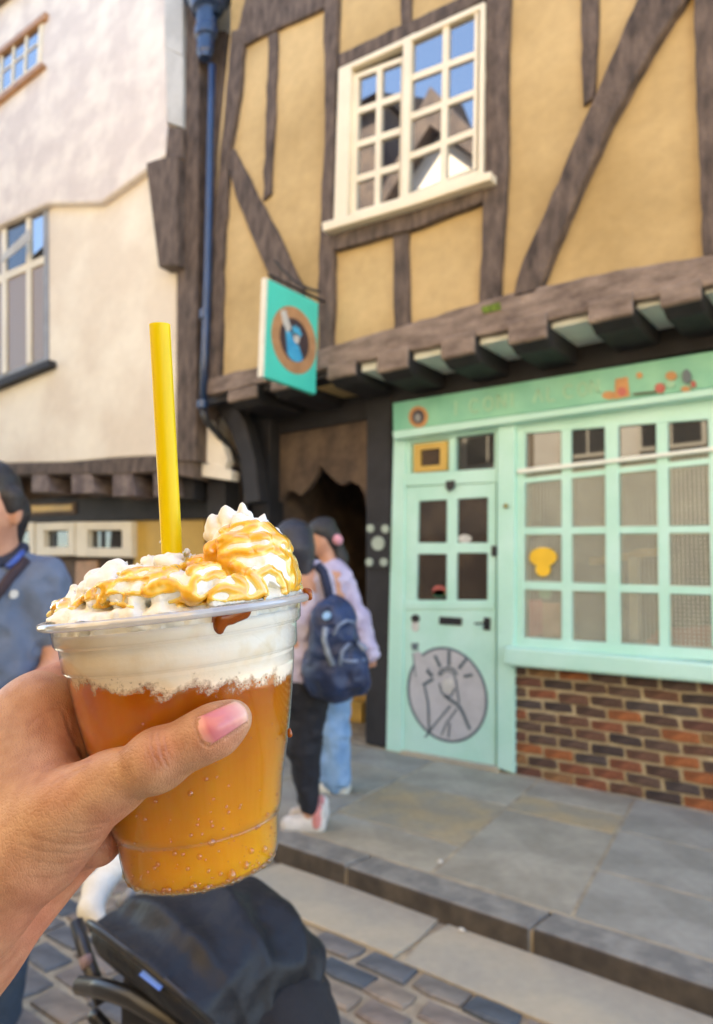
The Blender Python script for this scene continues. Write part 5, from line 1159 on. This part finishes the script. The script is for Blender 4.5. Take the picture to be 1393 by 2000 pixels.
# ---- man in the blue polo shirt, cut by the left edge
b = []
D = 2.15
cap(b, -16, 975, D, .092, -14, 990, D, .092, .02, (.92, .92, 1.12)); cap(b, -30, 1030, D - .02, .062, -34, 1046, D - .03, .045, .03)
cap(b, -72, 1000, D - .05, .012, -84, 1016, D - .06, .014, .012); cap(b, -58, 970, D - .05, .02, -66, 978, D - .05, .018, .02); cap(b, -66, 1040, D - .05, .016, -60, 1044, D - .05, .014, .014)
cap(b, 34, 1002, D - .03, .018, 32, 1020, D - .03, .012, .012)
cap(b, -6, 1040, D + .02, .058, -2, 1110, D + .03, .064, .03); cap(b, -20, 1180, D + .03, .12, -20, 1400, D + .03, .12, .04)
cap(b, 100, 1190, D + .02, .05, 112, 1300, D, .042, .02); cap(b, 112, 1300, D, .042, 60, 1352, D - .14, .030, .02)
cap(b, 60, 1352, D - .14, .028, 40, 1356, D - .17, .022, .012)
for (x, y) in ((16, 1358), (20, 1350), (22, 1366)): cap(b, 42, 1356, D - .17, .011, x, y, D - .19, .008, .008)
cap(b, -140, 1190, D + .02, .05, -150, 1320, D, .042, .02); cap(b, -150, 1320, D, .042, -110, 1400, D - .1, .03, .02)
hipm = P(-22, 1440, D + .03)
for sx in (-1, 1):
    hx = hipm + CR * (.085 * sx); hx.z = hipm.z; kn_ = Vector((hx.x, hx.y, .38)) - CF * .02; ft = Vector((hx.x, hx.y, ZR + .08))
    b.append((tuple(hx), tuple(kn_), .085, .06, .03)); b.append((tuple(kn_), tuple(ft), .055, .04, .02))
man = sdf_obj('person', b, .009, skin_p, None, 2)
tag(man, 'dark haired man in a blue grey polo shirt cut by the left edge', 'person')
s_ = []
cap(s_, -20, 1170, D + .03, .135, -20, 1290, D + .03, .135, .06, (1.28, 1.0, 1.0)); cap(s_, -20, 1290, D + .03, .135, -20, 1420, D + .03, .125, .06, (1.2, 1.0, 1.0))
cap(s_, -20, 1112, D + .03, .075, 82, 1138, D + .03, .072, .05); cap(s_, -20, 1112, D + .03, .075, -128, 1138, D + .03, .072, .05); cap(s_, 84, 1140, D + .03, .074, 96, 1232, D + .02, .068, .03); cap(s_, -130, 1140, D + .03, .074, -142, 1232, D + .02, .066, .03)
polo = sdf_obj('polo_shirt', s_, .009, cloth('blue_grey_pique', (.125, .165, .25), .06, .85, 10, .25, (.105, .14, .215)), man, 2)
cl = []
cap(cl, -56, 1092, D - .03, .020, -20, 1106, D - .06, .022, .015); cap(cl, -20, 1106, D - .06, .022, 26, 1096, D - .02, .022, .015); cap(cl, 26, 1096, D - .02, .022, 44, 1072, D + .05, .022, .015); cap(cl, -56, 1092, D - .03, .022, -50, 1072, D + .08, .02, .015)
sdf_obj('collar', cl, .006, cloth('navy_collar', (.02, .028, .06)), man, 2)
MB().tube([P(14, 1108, D - .066), P(30, 1094, D - .045), P(44, 1078, D + .012)], .009, 8).build('collar_stripe', cloth('royal_blue_stripe', (.06, .13, .5)), man, True)
st = MB(); pts = [on_mesh(polo, x, y, .006)[0] for x, y in ((50, 1098), (36, 1112), (18, 1132), (2, 1152), (-20, 1178), (-50, 1212), (-90, 1260))]
st.tube(pts, .016, 8); st.build('crossbody_strap', cloth('dark_brown_strap', (.04, .025, .035)), man, True)
lp_, ln_ = on_mesh(polo, 26, 1160, .003); u_ = ln_.orthogonal().normalized(); MB().disc(lp_, u_, ln_.cross(u_), .013, .013, ln_ * .002, 14).build('chest_emblem', MAT['pale_print'], man)
h_ = []
cap(h_, -18, 962, D + .01, .094, -14, 985, D + .02, .094, .02, (.95, .95, 1.05)); cap(h_, 20, 1000, D + .03, .06, 16, 1046, D + .05, .045, .02); cap(h_, -40, 938, D - .03, .05, -10, 936, D - .02, .055, .02); cap(h_, 26, 990, D - .03, .028, 24, 972, D - .03, .035, .02)
sdf_obj('hair', h_, .008, hair_m, man, 1)
tr_ = []
for sx in (-1, 1):
    hx = hipm + CR * (.08 * sx); hx.z = hipm.z + .04; kn_ = Vector((hx.x, hx.y, .36)); ft = Vector((hx.x, hx.y, ZR + .07))
    tr_.append((tuple(hx), tuple(kn_), .125, .085, .05)); tr_.append((tuple(kn_), tuple(ft), .085, .075, .03))
    fw = -CF.copy(); fw.z = 0; fw.normalize()
    sdf_obj('shoe', [(tuple(ft + Vector((0, 0, -.03))), tuple(ft + fw * .16 + Vector((0, 0, -.035))), .042, .036, .02)], .009, MAT['black'], man)
sdf_obj('trousers', tr_, .011, cloth('dark_teal_denim', (.03, .05, .08)), man, 1)
# ---- woman with the backpack
D = 3.72
b = []
cap(b, 574, 1058, D, .088, 576, 1066, D, .088, .02, (.92, .92, 1.15)); cap(b, 582, 1085, D, .05, 592, 1115, D, .055, .02); cap(b, 596, 1130, D, .11, 590, 1310, D, .11, .03)
cap(b, 562, 1066, D + .07, .014, 558, 1072, D + .08, .012, .01); cap(b, 568, 1140, D, .042, 590, 1235, D - .03, .036, .02); cap(b, 590, 1235, D - .03, .034, 600, 1280, D - .06, .026, .02)
cap(b, 600, 1280, D - .06, .024, 594, 1296, D - .08, .014, .012); cap(b, 603, 1285, D - .06, .014, 604, 1300, D - .08, .011, .012)
for (hx, kx, fx, dd_) in ((602, 598, 606, 0), (580, 586, 600, .14)):
    cap(b, hx, 1335, D + dd_ * .5, .09, kx, 1465, D + dd_, .058, .03); cap(b, kx, 1465, D + dd_, .055, fx, 1596 - 100 * dd_, D + dd_, .034, .02)
w1 = sdf_obj('person', b, .010, skin_p, None, 2); tag(w1, 'long haired woman in black trousers wearing a navy backpack, seen from behind', 'person')
s_ = []
cap(s_, 600, 1128, D, .095, 596, 1210, D, .12, .05); cap(s_, 596, 1210, D, .12, 592, 1310, D, .125, .05); cap(s_, 600, 1118, D, .07, 628, 1132, D - .02, .062, .04); cap(s_, 598, 1118, D, .07, 570, 1132, D + .02, .062, .04)
cap(s_, 568, 1136, D + .02, .062, 588, 1230, D - .02, .052, .03); cap(s_, 588, 1230, D - .02, .05, 600, 1276, D - .06, .042, .03); cap(s_, 628, 1132, D - .02, .062, 640, 1220, D, .055, .03)
lil = cloth('lilac_white_knit', (.60, .56, .70), .08, .9, 14, .4, (.50, .46, .62))
sdf_obj('sweater', s_, .010, lil, w1, 1)
h_ = []
cap(h_, 574, 1052, D, .105, 578, 1072, D - .01, .10, .02); cap(h_, 582, 1075, D - .05, .085, 594, 1112, D - .05, .055, .03); cap(h_, 594, 1112, D - .05, .05, 600, 1150, D - .07, .03, .03); cap(h_, 560, 1080, D + .02, .06, 566, 1130, D + .02, .04, .03)
sdf_obj('hair', h_, .009, M('blue_black_hair', (.03, .033, .055), .35, .2, 30, .5, 120, stretch=(3, 3, .4)), w1, 1)
t_ = []
cap(t_, 596, 1316, D, .125, 594, 1345, D, .13, .05); cap(t_, 606, 1345, D, .105, 597, 1460, D, .078, .04); cap(t_, 597, 1460, D, .076, 605, 1572, D, .05, .03); cap(t_, 584, 1345, D + .05, .10, 588, 1460, D + .1, .076, .04); cap(t_, 588, 1460, D + .1, .074, 600, 1560, D + .14, .05, .03)
sdf_obj('trousers', t_, .010, cloth('black_jersey', (.012, .014, .024), .1, .8), w1, 1)
for (hx, hy, tx, ty, dd_) in ((622, 1606, 562, 1612, 0), (628, 1574, 578, 1570, .16)):
    a = P(hx, hy, D + dd_); a.z = .045; c = P(tx, ty, D + dd_); c.z = .035
    sh = sdf_obj('shoe', [(tuple(a), tuple(c), .045, .036, .02), (tuple(a + Vector((0, 0, .05))), tuple(a + (c - a) * .25 + Vector((0, 0, .045))), .04, .035, .02), (tuple(Vector((a.x, a.y, .02))), tuple(Vector((c.x, c.y, .018))), .036, .034, .015)], .007, cloth('white_trainer', (.72, .68, .64)), w1, 1)
    sdf_obj('heel_patch', [(tuple(a + Vector((.0, -.012, .0))), tuple(a + Vector((.0, -.012, .06))), .040, .034, .015)], .007, cloth('pink_heel', (.72, .28, .26)), sh, 1)
# backpack: worn on her back, a thing of its own
bp_ = []
Db = D - .17
cap(bp_, 650, 1215, Db, .115, 655, 1310, Db, .135, .05, (1.0, 1.0, 1.15)); cap(bp_, 690, 1290, Db - .03, .075, 692, 1330, Db - .03, .078, .03); cap(bp_, 622, 1290, Db + .02, .085, 626, 1325, Db + .02, .085, .03)
pack = sdf_obj('backpack', bp_, .008, cloth('navy_nylon', (.018, .045, .14), .15, .45, 9, .5, (.01, .022, .07)), None, 1)
tag(pack, 'rounded navy blue backpack worn by the woman in black trousers', 'backpack')
def on_tube(o, pts, r, name, mat, off=.004): MB().tube([on_mesh(o, x, y, off)[0] for x, y in pts], r, 6).build(name, mat, o, True)
trim = cloth('pale_blue_piping', (.20, .27, .42), .1, .5)
on_tube(pack, [(664, 1300), (668, 1272), (680, 1258), (700, 1256), (712, 1266)], .010, 'piping', trim); on_tube(pack, [(668, 1290), (690, 1292), (712, 1288)], .008, 'piping', trim); on_tube(pack, [(652, 1240), (660, 1222), (676, 1212), (692, 1216)], .008, 'piping', trim)
on_tube(pack, [(636, 1225), (634, 1250), (640, 1275), (650, 1300)], .014, 'zip', cloth('silver_zip', (.30, .36, .45), .2, .4))
lp_, ln_ = on_mesh(pack, 640, 1204, .004); u_ = ln_.orthogonal().normalized(); MB().disc(lp_, u_, ln_.cross(u_), .022, .022, ln_ * .008, 16).build('round_badge', cloth('sky_blue_badge', (.22, .45, .75), .05, .4), pack)
MB().tube([P(620, 1104, D - .08), P(632, 1118, D - .10), P(640, 1150, D - .12), P(646, 1180, D - .13)], .024, 8).build('shoulder_strap', cloth('navy_strap', (.015, .025, .07)), pack, True)
# ---- woman in jeans beyond her
D = 4.42
b = []
cap(b, 626, 1046, D, .082, 627, 1054, D, .082, .02, (.92, .92, 1.15)); cap(b, 618, 1066, D, .052, 616, 1074, D - .02, .036, .02); cap(b, 604, 1052, D, .012, 601, 1058, D, .011, .01)
cap(b, 634, 1072, D, .048, 646, 1108, D, .054, .02); cap(b, 652, 1130, D, .11, 652, 1300, D, .11, .03); cap(b, 668, 1130, D - .02, .045, 702, 1205, D - .03, .038, .02); cap(b, 702, 1205, D - .03, .036, 727, 1280, D - .05, .026, .02)
cap(b, 727, 1280, D - .05, .026, 730, 1298, D - .05, .018, .01); cap(b, 727, 1290, D - .05, .012, 722, 1304, D - .06, .009, .008)
for (hx, kx, fx, dd_) in ((655, 654, 656, 0), (638, 640, 642, .12)): cap(b, hx, 1320, D + dd_, .09, kx, 1425, D + dd_, .06, .03); cap(b, kx, 1425, D + dd_, .058, fx, 1532 - 60 * dd_, D + dd_, .036, .02)
w2 = sdf_obj('person', b, .010, skin_p, None, 2); tag(w2, 'woman in light blue jeans and lilac jacket with a pink hair bobble', 'person')
s_ = []
cap(s_, 652, 1128, D, .10, 652, 1310, D, .125, .05); cap(s_, 650, 1118, D, .07, 672, 1136, D - .02, .062, .04); cap(s_, 650, 1116, D, .07, 634, 1136, D + .05, .06, .04)
cap(s_, 670, 1136, D - .02, .064, 702, 1206, D - .03, .058, .03); cap(s_, 702, 1206, D - .03, .06, 727, 1278, D - .05, .046, .03); cap(s_, 634, 1136, D + .05, .06, 620, 1220, D + .05, .055, .03)
sdf_obj('jacket', s_, .010, cloth('pale_lilac_nylon', (.56, .52, .72), .1, .6, 12, .5, (.44, .40, .60)), w2, 1)
h_ = []
cap(h_, 630, 1038, D + .01, .090, 638, 1048, D + .02, .086, .02); cap(h_, 652, 1056, D + .03, .05, 664, 1090, D + .04, .045, .03); cap(h_, 664, 1090, D + .04, .05, 672, 1180, D + .03, .03, .03); cap(h_, 612, 1030, D, .03, 640, 1026, D, .05, .02)
sdf_obj('hair', h_, .009, hair_m, w2, 1)
sdf_obj('hair_bobble', [(PP(657, 1053, D - .03), PP(660, 1055, D - .03), .032, .032, .01)], .006, cloth('pink_fleece', (.75, .36, .45)), w2, 1)
t_ = []
cap(t_, 652, 1312, D, .12, 652, 1340, D, .125, .05); cap(t_, 656, 1340, D, .10, 655, 1430, D, .085, .04); cap(t_, 655, 1430, D, .085, 657, 1520, D, .088, .03); cap(t_, 640, 1340, D + .1, .10, 640, 1430, D + .12, .085, .04); cap(t_, 640, 1430, D + .12, .085, 641, 1512, D + .12, .086, .03)
sdf_obj('jeans', t_, .010, cloth('light_blue_denim', (.28, .45, .68), .1, .85, 10, .4, (.20, .36, .60)), w2, 1)
for (hx, hy, tx, ty, dd_) in ((672, 1538, 634, 1548, 0), (655, 1526, 622, 1534, .12)):
    a = P(hx, hy, D + dd_); a.z = .045; c = P(tx, ty, D + dd_); c.z = .035
    sdf_obj('shoe', [(tuple(a), tuple(c), .045, .036, .02), (tuple(Vector((a.x, a.y, .02))), tuple(Vector((c.x, c.y, .018))), .036, .034, .015)], .007, cloth('cream_trainer', (.76, .74, .66)), w2, 1)

# ================================================================== PUSHCHAIR
A_, B_ = P(280, 1862, 1.32), P(520, 2160, 1.05)
wz = (B_ - A_); wz.z = 0; Wd = wz.length; wz.normalize(); Fp_ = Vector((0, 0, 1)).cross(wz); 
if Fp_.dot(CF) > 0: Fp_ = -Fp_
mid_ = (A_ + B_) / 2; UPV = Vector((0, 0, 1))
pram = thing('pushchair', 'black folding pushchair with its fabric hood up standing on the setts', 'pushchair', (mid_.x, mid_.y, ZR))
blk = M('black_hood_fabric', (.0065, .0085, .015), .55, .12, 7, .6, 26, col2=(.004, .0055, .010), spec=.4); tubem = M('matt_black_tube', (.015, .015, .018), .35, .05, 8, 0, 50)
def rib_pt(fw, up, s, shrink=0.0):
    c = math.cos(math.pi * s); ac = math.copysign(abs(c) ** .55, c); ra = math.sin(math.pi * s) ** .62
    return mid_ - wz * (Wd / 2 * (1 - shrink * .3) * ac) + (Fp_ * fw + UPV * up) * (ra * (1 - shrink))
ribs = [(.150, .165), (.085, .200), (-.01, .215), (-.11, .195), (-.175, .130), (-.205, .04), (-.21, -.05)]
secs = []
for i, (f_, u_) in enumerate(ribs):
    secs.append((f_, u_, 0.0))
    if i < len(ribs) - 1:
        f2, u2 = ribs[i + 1]
        for t in (.125, .25, .375, .5, .625, .75, .875): secs.append((f_ + (f2 - f_) * t, u_ + (u2 - u_) * t, .045 * math.sin(math.pi * t)))
NSX = 56; hv = []; hf = []
for i, (f_, u_, sh) in enumerate(secs):
    for k in range(NSX + 1):
        p_ = rib_pt(f_, u_, k / NSX, sh); nz = mnoise.noise(p_ * 6) * .018 - abs(mnoise.noise(p_ * 10 + Vector((3, 1, 2)))) * .018 - abs(mnoise.noise(Vector((p_.x * 34 + p_.y * 8, p_.y * 10, p_.z * 16)))) * .007 + .006; p_ = p_ + (p_ - mid_).normalized() * nz * 1.4; hv.append(p_)
for i in range(len(secs) - 1):
    for k in range(NSX): a = i * (NSX + 1) + k; hf.append((a, a + 1, a + NSX + 2, a + NSX + 1))
hood = mesh_obj('hood', hv, hf, blk, pram, True); sd_ = hood.modifiers.new('solid', 'SOLIDIFY'); sd_.thickness = .004; ss_ = hood.modifiers.new('sub', 'SUBSURF'); ss_.levels = ss_.render_levels = 1
for i, (f_, u_) in enumerate(ribs[:1]):
    MB().tube([rib_pt(f_, u_, k / 40, -.004) for k in range(3, 38)], .0065 if i == 0 else .003, 8).build('hood_edge' if i == 0 else 'hood_seam', blk if i else tubem, hood, True)
vv = []; vf = []
for i, (f_, u_) in enumerate(((.150, .158), (.148, .135), (.135, .110), (.11, .09))):
    for k in range(NSX + 1): p_ = rib_pt(f_, u_, k / NSX, .035); vv.append(p_ + (p_ - mid_).normalized() * mnoise.noise(p_ * 12) * .008)
for i in range(3):
    for k in range(NSX): a = i * (NSX + 1) + k; vf.append((a, a + 1, a + NSX + 2, a + NSX + 1))
visor = mesh_obj('visor', vv, vf, blk, pram, True); visor.modifiers.new('solid', 'SOLIDIFY').thickness = .003
# small blue woven label on the visor
lc = rib_pt(.160, .152, .57, .02); lc2 = rib_pt(.160, .152, .65, .02); du = (lc2 - lc).normalized(); ld = (Fp_ * .5 + UPV * .8).normalized(); lup = ld.cross(du); lup = lup if lup.z > 0 else -lup
lm = MB(); lb = lc + ld * .006
for (a0_, a1_, h0, h1) in ((0, .043, 0, .009), (.002, .010, .009, .014), (.012, .016, .009, .012), (.018, .026, .009, .016), (.028, .034, .009, .012), (.036, .042, .009, .013)):
    lm.prism([lb + du * a0_ + lup * h0, lb + du * a1_ + lup * h0, lb + du * a1_ + lup * h1, lb + du * a0_ + lup * h1], ld * .0015)
lo_ = lm.build('label', cloth('bright_blue_label', (.10, .24, .78), .05, .5), pram); lo_['kind'] = 'stuff'
# dark padded seat under the hood
seat = [(tuple(mid_ - Fp_ * .05 + UPV * .0 - wz * .10), tuple(mid_ - Fp_ * .05 + UPV * .0 + wz * .12), .12, .12, .04), (tuple(mid_ + Fp_ * .02 - UPV * .16 - wz * .10), tuple(mid_ + Fp_ * .02 - UPV * .16 + wz * .12), .10, .10, .06)]
sdf_obj('seat', seat, .010, cloth('black_seat_pad', (.010, .010, .014), .1, .85), pram, 2)
bar = MB().tube([P(150, 1800, 1.36), P(166, 1860, 1.32), P(182, 1905, 1.28), P(200, 1960, 1.26)], .013, 10); bar.build('side_bar', tubem, pram, True)
MB().tube([P(158, 1925, 1.20), P(200, 1930, 1.15), P(260, 1950, 1.10), P(330, 1990, 1.06), P(400, 2050, 1.04), P(450, 2110, 1.05)], .015, 10).build('bumper_bar', tubem, pram, True)
MB().tube([P(166, 1868, 1.30), P(172, 1890, 1.29)], .012, 8).build('clip', cloth('grey_pink_clip', (.30, .22, .24)), pram, True)
wl = []
for (x, y, d, r, x2, y2, d2, r2) in ((275, 1672, 1.52, .022, 225, 1694, 1.5, .026), (225, 1694, 1.5, .026, 190, 1735, 1.46, .027), (190, 1735, 1.46, .027, 178, 1775, 1.42, .024), (178, 1775, 1.42, .024, 192, 1798, 1.40, .016)): cap(wl, x, y, d, r, x2, y2, d2, r2, .012)
sdf_obj('padded_rim', wl, .006, cloth('white_padding', (.74, .74, .68), .04, .9), pram, 1)
MB().tube([P(232, 1770, 1.42), P(262, 1735, 1.45), P(290, 1700, 1.5)], .010, 8).build('handle_bar', cloth('grey_handle', (.25, .27, .30), .05, .4), pram, True)
for s1 in (-1, 1):
    top = mid_ + wz * (Wd / 2 * .9 * s1); lf = mid_ + wz * (Wd / 2 * .9 * s1) + Fp_ * .05; lf.z = ZR + .09; lb_ = mid_ + wz * (Wd / 2 * .9 * s1) - Fp_ * .28; lb_.z = ZR + .09
    MB().tube([top - UPV * .02, lf], .012, 8).build('frame_leg', tubem, pram, True); MB().tube([top - UPV * .02 + Fp_ * .1, lb_], .012, 8).build('frame_leg', tubem, pram, True)
    for c in (lf, lb_):
        wh = MB().tube([c - wz * .018, c + wz * .018], .09, 28).build('wheel', tubem, pram, False, .01); MB().tube([c - wz * .022, c + wz * .022], .05, 20).build('rim', MAT['grey_board'], wh, False, .004)
